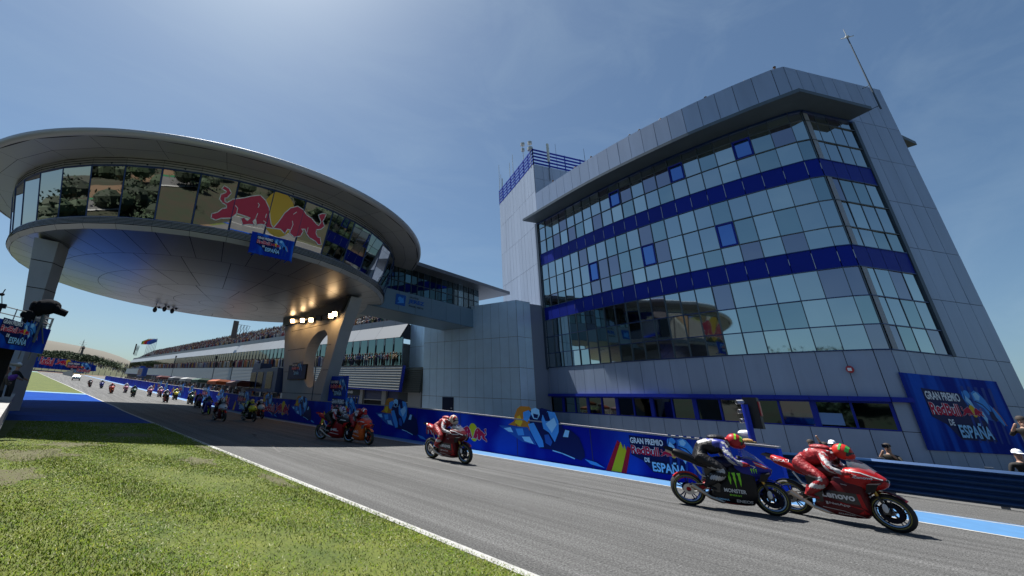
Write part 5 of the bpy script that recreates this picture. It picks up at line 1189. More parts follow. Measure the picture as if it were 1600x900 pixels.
for a, b in zip(A, A[1:]): lb.slab((a.x, 425), (b.x, 425), a.z-1.6, a.z, .5)
o = lb.build('tyre_barrier', mat('tyre_blue', (.03, .05, .2), .8)); tag(o, 'low dark blue tyre barrier at the foot of the far hoarding', 'barrier')
# pit wall debris fence segment far right of the straight
fe = MB(); A, B = atG(98, 587), atG(118, 592)
fc = empty('concrete_wall', (10, 330, zg(330)), 'short grey concrete wall section left of the white car', 'wall'); 
P0, P1 = atY(97, 588, 300), atY(111, 591, 240); mb = MB(); mb.slab((P0.x, 300), (P1.x, 240), zg(240)-.6, zg(270)+2.0, .3); mb.build('panel', MATS['pier_grey'], fc)
# white car
P = atG(118, 594.5); car = empty('course_car', P, 'small white course car following the field far down the straight', 'car')
sc_ = 1.0; mb = MB(); o_ = Vector(P)
def C3(x, y, z): return (o_.x+x, o_.y+y, o_.z+z)
s_ = [(-2.1, .5, .62, .8), (-2.0, .35, .95, .88), (-.9, .3, 1.02, .9), (.9, .3, 1.0, .9), (2.0, .35, .85, .85), (2.15, .5, .6, .75)]
mb.loft([[C3(-w_, y, a), C3(w_, y, a), C3(w_, y, b*.9), C3(w_*.85, y, b), C3(-w_*.85, y, b), C3(-w_, y, b*.9)] for y, a, b, w_ in s_]); mb.build('body', mat('car_white', (.75, .75, .75), .3, coat=.5), car, smooth=True)
mb = MB(); mb.loft([[C3(-.8, -1.0, 1.0), C3(.8, -1.0, 1.0), C3(.8, 1.6, 1.0), C3(-.8, 1.6, 1.0)], [C3(-.62, -.3, 1.45), C3(.62, -.3, 1.45), C3(.62, 1.1, 1.45), C3(-.62, 1.1, 1.45)]]); mb.build('cabin_glass', GD, car)
mb = MB(); mb.box(C3(0, .3, 1.5), (1.2, 1.2, .08)); mb.build('roof', MATS['car_white'], car); mb = MB(); mb.box(C3(0, .3, 1.6), (1.0, .25, .14)); mb.build('light_bar', mat('bar_red', (.5, .02, .02), .4), car)
for a in (-.82, .82):
    for b in (-1.35, 1.35): mb = MB(); mb.tube(C3(a-.1, b, .33), C3(a+.1, b, .33), .34, n=14); mb.build('wheel', BLK, car)
# hill things: lattice mast, little tower
P = atY(126, 548, 700); q = atY(126, 530, 700); e = empty('power_pylon', (P.x, 700, P.z), 'thin lattice pylon on the bare hill', 'pylon'); mb = MB()
for a in (-1.2, 1.2): mb.tube((P.x+a, 700, P.z-2), (P.x, 700, q.z), .35, .15, 4)
for f in (.6, .78): zz = P.z+(q.z-P.z)*f; mb.tube((P.x-4, 700, zz), (P.x+4, 700, zz), .25, n=4)
mb.build('lattice', MUL, e)
P = atY(128, 550, 560); q = atY(128, 541, 560); e = empty('water_tower', (P.x, 560, P.z), 'small dark tower rising from the scrub on the hill', 'tower'); mb = MB(); mb.loft([[(P.x-a, 560-a, z), (P.x+a, 560-a, z), (P.x+a, 560+a, z), (P.x-a, 560+a, z)] for a, z in ((1.3, P.z-6), (.9, (P.z+q.z)/2), (1.5, (P.z+q.z)/2+.3), (1.5, q.z-1), (.2, q.z+1))]); mb.build('shaft', mat('tower_dark', (.12, .1, .09), .8), e)
# flags and billboards on the pit roof
for k in range(7):
    x = 228+k*2.3; Yf = 212-k*2; P = atY(x, 546, Yf); T = atY(x+2.2, 528, Yf)
    e = empty('flagpole', (P.x, Yf, P.z-2), '%s of seven white flagpoles on the pit roof' % ['leftmost', 'second from the left', 'third from the left', 'middle', 'third from the right', 'second from the right', 'rightmost'][k], 'flagpole', 'flagpoles on the pit roof')
    mb = MB(); mb.tube((P.x, Yf, P.z-2), (P.x, Yf, T.z), .1, .07, 5); mb.build('pole', mat('pole_white', (.6, .6, .6), .5), e)
    cf = [(.03, .25, .06), (.6, .4, .02), (.55, .03, .03), (.5, .02, .04), (.05, .15, .55), (.04, .1, .45), (.05, .12, .4)][k]
    mb = MB(); V = [(P.x-.1-j*.45, Yf+.25*math.sin(j*1.1+k), T.z-.3-j*.28-i*1.3) for j in range(6) for i in range(2)]; mb.add(V, [(2*j, 2*j+1, 2*j+3, 2*j+2) for j in range(5)]); mb.build('flag', mat('flag_%d' % k, cf, .7), e)
for x0, x1, y0, y1, Y, lab in ((209, 214, 539, 549, 260, 'small dark billboard seen from behind on the far pit roof'), (362, 373, 505, 519, 118, 'dark boxed billboard on the pit roof left of the saucer pillar')):
    A, B = atY(x0, y1, Y), atY(x1, y0, Y); e = empty('billboard', (A.x, Y, A.z), lab, 'billboard'); mb = MB(); mb.box(((A.x+B.x)/2, Y, (A.z+B.z)/2-.5), (B.x-A.x, .4, B.z-A.z+2)); mb.build('panel', MATS['tower_dark'], e)
    w_ = B.x-A.x; mb = MB()
    for k in range(4): xx = B.x+k*w_*.6; mb.tube((xx, Y, A.z-2), (xx, Y, B.z-.3), .07, n=4); mb.tube((xx, Y, A.z), (xx+w_*.6, Y, B.z-.4), .05, n=4); mb.tube((xx, Y, B.z-.3), (xx+w_*.6, Y, B.z-.4), .05, n=4)
    mb.build('frame', MUL, e)
# antennas on the tall tower part, mast on the right wall
ants = [(828.5, 224, 236), (817.5, 226, 242), (801.5, 241, 262), (796.5, 254, 268), (781, 257, 300), (783.5, 272, 300)]
adesc = ['pale drum antenna at the corner of the louvre screen', 'pale twin-head antenna left of the corner drum', 'thin whip antenna above the louvre screen', 'short whip antenna left of a taller whip', 'thin aerial at the far left end of the louvre screen', 'short aerial pair at the far left end of the louvre screen']
for k, (x, y0, y1) in enumerate(ants):
    Xp = 39.7+max(0, (829-x))*.115; P = atX(x, y1, Xp); T = atX(x, y0, Xp); e = empty('antenna', (P.x, P.y, 30.2), adesc[k], 'antenna'); mb = MB(); mb.tube((P.x, P.y, 30), (P.x, P.y, T.z), .05, .03, 5); mb.build('mast', mat('antenna_grey', (.4, .42, .4), .5), e)
    if k < 2:
        mb = MB(); mb.tube((P.x, P.y, T.z-.1), (P.x, P.y, T.z+.25), .28, n=10); mb.tube((P.x, P.y, T.z-1.0), (P.x, P.y, T.z-.6), .22 if k else .34, n=10); mb.build('drum', MATS['antenna_grey'], e)
    elif k == 5: mb = MB(); mb.tube((P.x+.3, P.y, 30), (P.x+.3, P.y, T.z-.6), .07, n=5); mb.build('rod', MATS['antenna_grey'], e)
P = atP(855, 240, (39.5, 26.2, 0), (-lvd.y, lvd.x, 0)); e = empty('panel_antenna', (P.x, P.y, 31), 'upright white panel antenna fixed to the blue louvre rails', 'antenna'); mb = MB(); mb.box((P.x-.12, P.y-.2, P.z), (.28, .2, 2.6)); mb.build('panel', mat('antenna_pale', (.5, .52, .45), .5), e); mb = MB(); mb.tube((P.x-.05, P.y-.12, P.z-4), (P.x-.05, P.y-.12, P.z), .04, n=5); mb.build('mast', MUL, e)
for k, (x, y0, y1) in enumerate(((869, 225, 243), (914, 232, 250))):
    P = atX(x, y1, 43.5); T = atX(x-2, y0, 43.5); mb = MB(); mb.tube((P.x, P.y, 30), (P.x, P.y, T.z), .035, .02, 4); o = mb.build('whip_antenna', MUL); tag(o, ['hair-thin whip antenna right of the white panel antenna', 'hair-thin whip antenna near the right end of the louvre screen'][k], 'antenna')
A, B = atP(1373, 170, (RE.x, RE.y-.3, 0), RN), atP(1318, 55, (RE.x-.5, RE.y-.3, 0), RN)
mx_ = atP(1367, 150, (RE.x-.5, RE.y-.3, 0), RN); e = empty('lightning_mast', (mx_.x, mx_.y, 23), 'tall thin mast with a small cross head at the right end of the tower', 'mast')
Tm = CAM+ray(1318, 55)*((mx_.x-0)/ray(1318, 55).x)
mb = MB(); mb.tube((mx_.x, mx_.y, 23.5), (mx_.x, mx_.y, B.z), .06, .04, 6); mb.build('shaft', MUL, e)
mb = MB(); mb.tube((mx_.x-.35, mx_.y, B.z-.2), (mx_.x+.35, mx_.y, B.z-.1), .035, n=5); mb.tube((mx_.x, mx_.y-.35, B.z-.25), (mx_.x, mx_.y+.35, B.z-.05), .035, n=5); mb.tube((mx_.x, mx_.y, B.z-.1), (mx_.x, mx_.y, B.z+.7), .02, n=5); mb.ell((mx_.x, mx_.y, B.z-.1), (.13, .13, .13), 8, 5); mb.build('head', mat('antenna_grey', (0, 0, 0)), e)
mb = MB(); mb.tube((mx_.x, mx_.y, 23.8), (mx_.x+.1, mx_.y+.4, 23.8), .03, n=4); mb.tube((mx_.x, mx_.y, 25.7), (mx_.x+.1, mx_.y+.4, 25.7), .03, n=4); mb.build('bracket', MUL, e)
# ================================================================== LEFT WALL, CAMERA PLATFORM
def wx(Y): return -.59-.0435*(Y-10.5)
lwall = empty('marshal_wall', (wx(15), 15, 0), 'chest-high concrete wall with a white top and a lilac poster strip at the left edge', 'wall')
mb = MB(); fc_ = MB(); ysw = [3.2, 8, 14, 20, 26, 31]
for a, b in zip(ysw, ysw[1:]):
    A = [(wx(a), a, 0), (wx(b), b, 0), (wx(b), b, .98), (wx(a), a, .98)]; e = Vector((-.62, 0, 0)); mb.add(A+[Vector(p)+e for p in A], [(0, 1, 2, 3), (4, 7, 6, 5), (3, 2, 6, 7), (0, 3, 7, 4), (1, 5, 6, 2)])
mb.build('wall', mat('wall_white_concrete', (.50, .49, .48), .85, var=.2, vs=2.5), lwall)
for a, b in zip(ysw, ysw[1:]): fc_.quad((wx(a)+.006, a, .40), (wx(b)+.006, b, .40), (wx(b)+.006, b, .97), (wx(a)+.006, a, .97))
fc_.build('poster_strip', mat('lilac_poster', (.10, .09, .30), .6, var=.5, vs=5, c2=(.35, .33, .5)), lwall)
mb = MB()
for k in range(60): y = 4+k*.45; mb.box((wx(y)+.012, y, .38), (.015, .05, .05))
mb.box((wx(21)+.01, 21, .86), (.012, .5, .12)); mb.build('fixing', mat('fix_white', (.5, .5, .52), .6), lwall)
b0 = Vector((-.64, 19.8)); bd = Vector((-1.28, -1.8)).normalized(); b1 = b0+bd*5
e = empty('platform_banner', (b0.x, b0.y, 2.53), 'blue race banner tied along the edge of the camera platform at the left', 'banner')
nb = Vector((bd.y, -bd.x)); nb = nb if nb.x > 0 else -nb
B0 = Vector((b0.x, b0.y, 2.53)); U = Vector((bd.x, bd.y, 0)); mb = MB(); mb.prism([B0, B0+U*5, B0+U*5+Vector((0, 0, .84)), B0+Vector((0, 0, .84))], Vector((-nb.x, -nb.y, 0))*.03); mb.build('cloth', BN2, e)
art = Art(plane_fn(B0+U*5, -U, (0, 0, 1), .004)); gp_logo(art, 5-2.05, .17, 1.45); art.build1('printed_artwork', e)
pf = empty('camera_platform', (-2.2, 18.4, 0), 'dark scaffold platform with black drapes and thin railings at the left edge', 'platform')
I = Vector((-nb.x, -nb.y)); mb = MB(); c0, c1 = b0+I*.06+bd*.02, b1+I*.06
mb.prism([(c0.x, c0.y, 2.75), (c1.x, c1.y, 2.75), (c1.x+I.x*2, c1.y+I.y*2, 2.75), (c0.x+I.x*2, c0.y+I.y*2, 2.75)], (0, 0, .1)); mb.build('deck', MUL, pf)
mb = MB(); g0, g1 = b0+I*.9+bd*.12, b1+I*.9; mb.slab(g0, g1, .42, 2.73, .04); mb.slab(g0, g0+I*1.3, .42, 2.73, .04); mb.build('drape', mat('drape_black', (.006, .006, .008), .95), pf)
mb = MB()
for k, t_ in enumerate((0, .35, .75, 1.6, 2.6, 4)): p = b0+bd*t_+I*.1; mb.tube((p.x, p.y, 2.8), (p.x, p.y, 3.78), .018, n=5)
for z in (3.55, 3.76): p, q = b0+I*.1, b0+bd*5+I*.1; mb.tube((p.x, p.y, z), (q.x, q.y, z), .016, n=5)
p = b0+I*.1-bd*.06
for z in (2.75, 3.0, 3.25, 3.5, 3.76): mb.tube((p.x, p.y, z), (p.x+I.x*.7, p.y+I.y*.7, z), .016, n=5); 
for k in range(3): mb.tube((p.x+I.x*.35*k, p.y+I.y*.35*k, 2.3), (p.x+I.x*.35*k, p.y+I.y*.35*k, 3.78), .02, n=5)
for k in range(4): mb.tube((p.x, p.y, 2.75+.25*k), (p.x+I.x*.35, p.y+I.y*.35, 3.0+.25*k), .012, n=4)
mb.build('railing', mat('railing_grey', (.25, .26, .27), .5, .5), pf)
mb = MB()
for t_ in (1.2, 2.8, 4.8): p = b0+bd*t_+I*1.3; mb = MB(); mb.tube((p.x, p.y, 0), (p.x, p.y, 2.75), .05, n=6); mb.build('leg', MUL, pf)
# broadcast camera under a rain cover
Pc = atY(72, 482, 19.3)
e = empty('broadcast_camera', (Pc.x, 19.3, 2.85), 'large broadcast camera under a black rain cover on the camera platform', 'camera')
mb = MB(); rx = Matrix.Rotation(R(-12), 3, 'Y')
mb.ell((Pc.x, 19.3, Pc.z+.05), (.42, .3, .27), 14, 9, rot=rx); mb.ell((Pc.x-.2, 19.3, Pc.z-.05), (.26, .26, .26), 10, 8); mb.tube((Pc.x+.25, 19.3, Pc.z), (Pc.x+.62, 19.25, Pc.z-.1), .13, .11, 12); mb.ell((Pc.x-.28, 19.3, Pc.z-.4), (.12, .16, .42), 8, 8)
for k in range(6): mb.ell((Pc.x-.35+.13*k, 19.15, Pc.z+.03+.05*math.sin(k*2)), (.1, .14, .16), 6, 5)
mb.build('rain_cover', mat('cover_black', (.006, .007, .011), .9, bump=.4, bs=9, spec=.08), e, smooth=True)
mb = MB(); mb.tube((Pc.x, 19.3, Pc.z-.2), (Pc.x, 19.3, 2.85), .05, n=8)
for a in range(3): mb.tube((Pc.x, 19.3, Pc.z-.4), (Pc.x+.3*math.cos(a*2.1+.5), 19.3+.3*math.sin(a*2.1+.5), 2.85), .025, n=5)
mb.build('tripod', MUL, e)
q = atY(43, 492, 18.9); mb = MB(); mb.ell(q, (.2, .06, .16), 8, 6); mb.ell(q+Vector((.03, 0, -.12)), (.12, .06, .16), 8, 6); o = mb.build('black_jacket', mat('cover_black', (0, 0, 0))); tag(o, 'black jacket hung over the platform railing beside the covered camera', 'jacket')
q = atY(3, 478, 17.5); e = empty('small_monitor', (q.x, q.y, q.z), 'small black camera head with a microphone at the far left of the platform', 'camera'); mb = MB(); mb.box(q, (.2, .2, .12)); mb.tube(q, (q.x, q.y, 2.85), .03, n=6); mb.build('body', BLK, e)
q2 = atY(3, 460, 17.5); mb = MB(); mb.ell(q2, (.07, .05, .05), 8, 5); mb.tube(q2, (q.x, q.y, q.z), .012, n=4); mb.tube(q2, q2+Vector((.03, 0, .17)), .015, n=4); mb.build('microphone', BLK, e)
# people by the wall
for (x, y, Y, arm, sh, lab, hat, br) in [(31, 566, 24.5, 'rail', mat('shirt_black', (0, 0, 0)), 'marshal in black with a white cap leaning over the left wall', WH, True),
        (4, 560, 21.5, 'cam', mat('shirt_brown', (.08, .05, .035), .8), 'bare-headed photographer crouched at the left edge under the banner', HAIR, False),
        (14, 573, 23.2, 'fold', mat('shirt_khaki', (.16, .13, .10), .8), 'person in khaki between the photographer and the white-capped marshal', HAIR, False)]:
    P = atY(x, y, Y); person((P.x, P.y, P.z-1.8), R(-60), arm, shirt=sh, hat=hat, brim=br, label=lab, sub=2)
P = atY(19, 590, 22.8); mb = MB(); mb.ell(P, (.13, .1, .11), 10, 8); mb.ell(P+Vector((.08, 0, .06)), (.08, .08, .07), 8, 6); o = mb.build('purple_bag', mat('bag_purple', (.12, .03, .3), .7, bump=.4, bs=12), smooth=True); tag(o, 'bright purple bag slung at the wall among the people on the left', 'bag')
mb = MB(); P = atY(10, 568, 21.3); mb.tube(P, P+Vector((.42, .05, -.02)), .05, .06, 10); o = mb.build('telephoto_lens', mat('lens_white', (.5, .48, .45), .5)); o.name = 'telephoto_camera'; tag(o, 'pale telephoto camera held by the photographer at the left edge', 'camera')
st_ = MB(); st_.prism([(-4.5, 14, 0), (-1.6, 14, 0), (-2.3, 31, 0), (-5.2, 31, 0)], (0, 0, .42)); o = st_.build('marshal_step', MATS['pier_grey']); tag(o, 'low grey concrete step behind the left wall', 'step')
# ================================================================== MOTORCYCLES
TYR = mat('tyre_rubber', (.012, .012, .013), .7, bump=.1, bs=30); RUB = TYR; MET = mat('bike_metal', (.45, .45, .46), .3, .9); CARB = mat('carbon_black', (.010, .010, .012), .35, coat=.4)
TI = mat('titanium', (.42, .36, .30), .35, .9); GOLD = mat('fork_gold', (.5, .3, .06), .3, .8); SCR = mat('screen_tint', (.25, .3, .35), .05, alpha=.32)
def sup(c, a, b, e, n=20):      # superellipse ring in yz at x
    out = []
    for i in range(n):
        t_ = 2*math.pi*i/n; cx_, sx_ = math.cos(t_), math.sin(t_)
        out.append(Vector((c[0], c[1]+a*abs(cx_)**(2/e)*(1 if cx_ >= 0 else -1), c[2]+b*abs(sx_)**(2/e)*(1 if sx_ >= 0 else -1))))
    return out
def bodyloft(st, n=20): return MB().loft([sup((x, 0, (z0+z1)/2), w_, (z1-z0)/2, e, n) for x, z0, z1, w_, e in st])
def wheel(root, name, x, r, w_, rim, detail):
    n = 28 if detail else 14
    mb = MB(); ri = r-.09
    for s in (1,):
        mb.lathe([(ri, -w_*.32), (ri+.02, -w_*.38), (ri-.01, -w_*.1), (ri-.01, w_*.1), (ri+.02, w_*.38), (ri, w_*.32)], (x, 0, r), n, 'Y')
    mb.tube((x, -.06, r), (x, .06, r), .045, n=10)
    for k in range(5 if detail else 3):
        a = k*2*math.pi/5+.3; c, s = math.cos(a), math.sin(a)
        for da in (-.16, .16): mb.tube((x+.04*c, .0, r+.04*s), (x+ri*math.cos(a+da), 0, r+ri*math.sin(a+da)), .014, .011, 5)
    wo = mb.build(name, rim, root, smooth=True)
    if detail:
        mb = MB()
        for s in (-1, 1): mb.lathe([(ri-.012, s*w_*.33), (ri+.004, s*w_*.385), (ri+.012, s*w_*.37)], (x, 0, r), n, 'Y')
        mb.build('rim_glint', mat('rim_glint', (.25, .32, .42), .25, .8), wo)  # pale blue ring painted as the reflection running round the rim
    mb = MB(); mb.lathe([(ri, -w_*.36), (r-.045, -w_*.49), (r-.018, -w_*.4), (r, -w_*.14), (r, w_*.14), (r-.018, w_*.4), (r-.045, w_*.49), (ri, w_*.36)], (x, 0, r), n, 'Y'); mb.build('tyre', TYR, wo, smooth=True)
    if detail:
        mb = MB(); mb.lathe([(r-.066, -w_*.492), (r-.061, -w_*.496), (r-.056, -w_*.492)], (x, 0, r), 28, 'Y'); mb.lathe([(r-.066, w_*.492), (r-.061, w_*.496), (r-.056, w_*.492)], (x, 0, r), 28, 'Y'); mb.build('tyre_stripe', mat('tyre_yellow', (.28, .25, .05), .7), wo)
        for s in (-1, 1):
            mb = MB(); ro = .16 if name == 'front_wheel' else .10; mb.lathe([(ro*.6, s*.075), (ro, s*.075), (ro, s*.082), (ro*.6, s*.082), (ro*.6, s*.075)], (x, 0, r), 24, 'Y'); mb.build('brake_disc', BLK, wo)
    return wo
def make_bike(lv, detail=True):
    root = empty('racing_motorcycle'); A_, B_, C_, rim = lv['main'], lv['belly'], lv['tail'], lv['rim']
    wheel(root, 'front_wheel', .71, .30, .125, rim, detail); wheel(root, 'rear_wheel', -.71, .315, .19, rim, detail)
    ns = 24 if detail else 12
    lf = bodyloft([(-.36, .20, .27, .07, 2.5), (-.30, .16, .36, .15, 3), (-.12, .12, .60, .205, 3.2), (.08, .115, .86, .235, 3.2), (.25, .12, .90, .25, 3), (.38, .14, .90, .245, 3), (.45, .22, .86, .22, 2.8), (.475, .34, .80, .17, 2.6)], ns)
    lf.build('lower_fairing', B_, root, smooth=True)
    ub = bodyloft([(.16, .68, .90, .19, 2.8), (.26, .64, .975, .245, 2.6), (.38, .61, 1.02, .25, 2.5), (.48, .61, 1.03, .235, 2.4), (.60, .63, .985, .205, 2.3), (.70, .665, .92, .165, 2.2), (.77, .71, .865, .11, 2.2), (.805, .76, .82, .04, 2)], ns)
    cowl = ub.build('nose_fairing', A_, root, smooth=True)
    mb = MB(); mb.ell((.79, 0, .81), (.03, .07, .035), 10, 6); mb.build('air_intake', CARB, cowl)
    sc = MB(); rg_ = []
    for x, z, w_, hgt in ((.68, .925, .13, .03), (.56, .97, .165, .10), (.44, .995, .175, .155), (.34, 1.0, .16, .18)):
        rg_.append([Vector((x-.0*abs(math.cos(t_)), w_*math.cos(t_), z+hgt*math.sin(t_))) for t_ in [math.pi*i/10 for i in range(11)]])
    V = [p for r in rg_ for p in r]; sc.add(V, [(j*11+i, j*11+i+1, (j+1)*11+i+1, (j+1)*11+i) for j in range(3) for i in range(10)]); sc.build('windscreen', SCR, root, smooth=True)
    tk = bodyloft([(-.34, .80, .86, .10, 2.2), (-.24, .76, .93, .14, 2.4), (-.08, .74, .985, .175, 2.4), (.08, .76, .98, .165, 2.4), (.16, .8, .93, .13, 2.2)], ns); tk.build('fuel_tank', lv.get('tank', A_), root, smooth=True)
    tl = bodyloft([(-.30, .72, .84, .12, 2.6), (-.46, .76, .90, .14, 2.8), (-.60, .82, 1.00, .135, 2.8), (-.74, .86, 1.05, .125, 2.6), (-.85, .91, 1.07, .10, 2.4), (-.90, .96, 1.06, .06, 2)], ns); tail = tl.build('tail_unit', C_, root, smooth=True)
    mb = MB(); mb.loft([sup((x, 0, z), w_, .018, 3, 10) for x, z, w_ in ((-.3, .85, .1), (-.45, .892, .12), (-.6, .985, .1))]); mb.build('seat', BLK, tail)
    if detail:
        for s in (-1, 1):
            mb = MB(); mb.add([(-1.0, .07*s, 1.10), (-.86, .09*s, 1.07), (-.9, .1*s, 1.01), (-1.06, .075*s, 1.06)], [(0, 1, 2, 3)]); mb.build('tail_wing', lv.get('wing', A_), tail)
    mb = MB(); mb.box((-.05, 0, .42), (.5, .3, .42)); mb.box((-.1, 0, .7), (.55, .22, .18)); mb.tube((-.02, -.2, .36), (-.02, .2, .36), .12, n=12); mb.tube((-.2, -.19, .42), (-.2, .19, .42), .09, n=12); mb.build('engine', CARB, root)
    for s in (-1, 1):
        mb = MB(); mb.tube((.45, .105*s, .98), (.61, .105*s, .56), .028, n=8); mb.build('fork_leg_upper', GOLD, root); mb = MB(); mb.tube((.60, .105*s, .58), (.71, .10*s, .30), .024, n=8); mb.box((.665, .105*s, .33), (.09, .035, .11)); mb.build('fork_leg', CARB, root)
        mb = MB(); mb.loft([sup((x, .10*s, z), .022, hh, 3, 8) for x, z, hh in ((-.12, .45, .06), (-.35, .40, .05), (-.55, .34, .035), (-.76, .315, .03))]); mb.build('swing_arm', lv.get('swing', MET), root)
        mb = MB(); mb.tube((.40, .16*s, .905), (.30, .34*s, .885), .016, n=7); mb.build('handlebar', BLK, root)
        if detail:
            w1 = MB(); w1.loft([[Vector(p) for p in q_] for q_ in (((.74, .12*s, .78), (.60, .17*s, .76), (.60, .17*s, .775), (.74, .12*s, .795)), ((.70, .27*s, .755), (.55, .29*s, .735), (.55, .29*s, .748), (.70, .27*s, .767)), ((.62, .25*s, .62), (.50, .26*s, .61), (.50, .27*s, .612), (.62, .26*s, .623)))]); w1.build('winglet', lv.get('wing', A_), root)
            mb = MB(); mb.tube((.40, .32*s, .9), (.47, .36*s, .88), .006, n=5); mb.tube((.47, .36*s, .88), (.42, .42*s, .86), .006, n=5); mb.build('lever', MET, root)
            mb = MB(); mb.box((-.36, .16*s, .40), (.06, .09, .02)); mb.box((-.34, .14*s, .45), (.12, .012, .12)); mb.build('foot_peg', MET, root)
    for s in (-1, 1):
        mb = MB(); mb.ell((.665, .125*s, .375), (.04, .012, .075), 10, 7); mb.build('fork_guard', WP, root, smooth=True)
    mb = MB(); mb.box((.2, 0, .93), (.22, .2, .06)); mb.box((.3, 0, .985), (.05, .12, .08)); mb.build('cockpit', CARB, root); mb = MB(); mb.ell((-.18, -.13, .62), (.12, .05, .09), 8, 6); mb.build('side_cover', CARB, root)
    mb = MB(); mb.lathe([(.318, -.07), (.335, -.05), (.34, 0), (.335, .05), (.318, .07)], (.71, 0, .30), 16, 'Y', a0=R(40), a1=R(165)); 
    mb.add([(.71+.30*math.cos(R(165)), s*.07, .30+.30*math.sin(R(165))) for s in (-1, 1)]+[(.62, .12*s, .36) for s in (-1, 1)], [(0, 1, 3, 2)]); mb.build('front_fender', lv.get('fender', A_), root, smooth=True)
    mb = MB(); mb.path([(.1, -.1, .2), (-.15, -.14, .16), (-.35, -.17, .22), (-.5, -.18, .32)], .035, 8); mb.tube((-.5, -.18, .32), (-.66, -.19, .42), .045, .055, 10); mb.build('exhaust', TI, root)
    mb = MB(); mb.path([(-.5, .06, .84), (-.75, .07, .95), (-.9, .06, .99)], .03, 8); mb.tube((-.86, .06, .975), (-1.0, .06, 1.02), .042, n=10); mb.build('upper_exhaust', TI, root)
    if detail:
        mb = MB(); mb.lathe([(.20, -.055), (.325, -.07), (.33, -.02)], (-.71, 0, .315), 12, 'Y', a0=R(50), a1=R(140)); mb.build('rear_hugger', lv.get('swing', CARB), root)
        mb = MB(); mb.path([(-.2, -.13, .5), (-.45, -.13, .62), (-.55, -.12, .8)], .018, 6); mb.path([(-.3, .12, .7), (-.6, .1, .88)], .018, 6); mb.tube((-.27, 0, .38), (-.27, 0, .62), .04, n=8); mb.build('subframe', MET, root)
        mb = MB(); mb.lathe([(.045, -.125), (.1, -.125), (.1, -.115), (.045, -.115)], (-.71, 0, .315), 16, 'Y'); mb.path([(-.71, -.12, .42), (-.35, -.12, .46)], .008, 5); mb.path([(-.71, -.12, .215), (-.35, -.12, .38)], .008, 5); mb.build('chain', MET, root)
    return root, lf, ub, tl
def side_art(root, target, side, fn_draw, mats_name='lettering', lift=.004):
    """project flat side artwork (x, z) onto the fairing mesh from the side"""
    vv = [Vector(p) for p in target.v]; bvh = BVHTree.FromPolygons(vv, target.f)
    def f(a, b, l):
        o_ = Vector((a, side*1.0, b)); h = bvh.ray_cast(o_, Vector((0, -side, 0)))[0]
        y = h.y if h else side*.05
        return Vector((a, y+side*(lift+.0012*l), b))
    a = Art(f); fn_draw(a)
    A = MB(); ms = []
    for i, (mb, m) in enumerate(a.d.values()):
        me = bpy.data.meshes.new('x'); me.from_pydata([(p[0], p[2], p[1]) for p in mb.v], [], mb.f); bm = bmesh.new(); bm.from_mesh(me)
        for cxx in np.arange(-.4, .9, .05): bmesh.ops.bisect_plane(bm, geom=bm.verts[:]+bm.edges[:]+bm.faces[:], plane_co=(cxx, 0, 0), plane_no=(1, 0, 0))
        for czz in np.arange(.1, 1.1, .05): bmesh.ops.bisect_plane(bm, geom=bm.verts[:]+bm.edges[:]+bm.faces[:], plane_co=(0, czz, 0), plane_no=(0, 1, 0))
        bm.verts.index_update(); lay = {}
        out = []
        for v in bm.verts:
            o_ = Vector((v.co.x, side*1.0, v.co.y)); h = bvh.ray_cast(o_, Vector((0, -side, 0)))[0]; y = h.y if h else v.co.z
            out.append(Vector((v.co.x, y+side*(lift+.0015*(i+1)), v.co.y)))
        A.add(out, [[v.index for v in fc.verts] for fc in bm.faces], i); ms.append(m); bm.free(); bpy.data.meshes.remove(me)
    return A.build(mats_name, ms, root)
# rider, tucked behind the screen (same local axes as the motorcycle)
def rider_mesh(tuck=0, sub=2):
    h = .0 if tuck == 0 else .05
    J = dict(pel=(-.42, 0, 1.0, .165, .16), lo=(-.29, 0, 1.075+h, .165, .17), mid=(-.14, 0, 1.13+h, .18, .175), ch=(.0, 0, 1.14+h, .18, .165), nk=(.13, 0, 1.19+h, .085), hb=(.2, 0, 1.20+h, .075))
    Eg = [('pel', 'lo'), ('lo', 'mid'), ('mid', 'ch'), ('ch', 'nk'), ('nk', 'hb')]
    hump = dict()
    for s, k in ((-1, 'r'), (1, 'l')):
        J['sh'+k] = (.04, .19*s, 1.15+h, .10); J['el'+k] = (.10, .36*s, .95, .068); J['wr'+k] = (.29, .32*s, .90, .048)
        J['hp'+k] = (-.40, .12*s, .95, .145); J['kn'+k] = (-.02, .27*s, .74, .10); J['cf'+k] = (-.2, .24*s, .60, .09); J['an'+k] = (-.37, .19*s, .45, .055)
        Eg += [('ch', 'sh'+k), ('sh'+k, 'el'+k), ('el'+k, 'wr'+k), ('pel', 'hp'+k), ('hp'+k, 'kn'+k), ('kn'+k, 'cf'+k), ('cf'+k, 'an'+k)]
    return skin_mesh('rider_body', J, Eg, 'pel', sub)
RM = {}
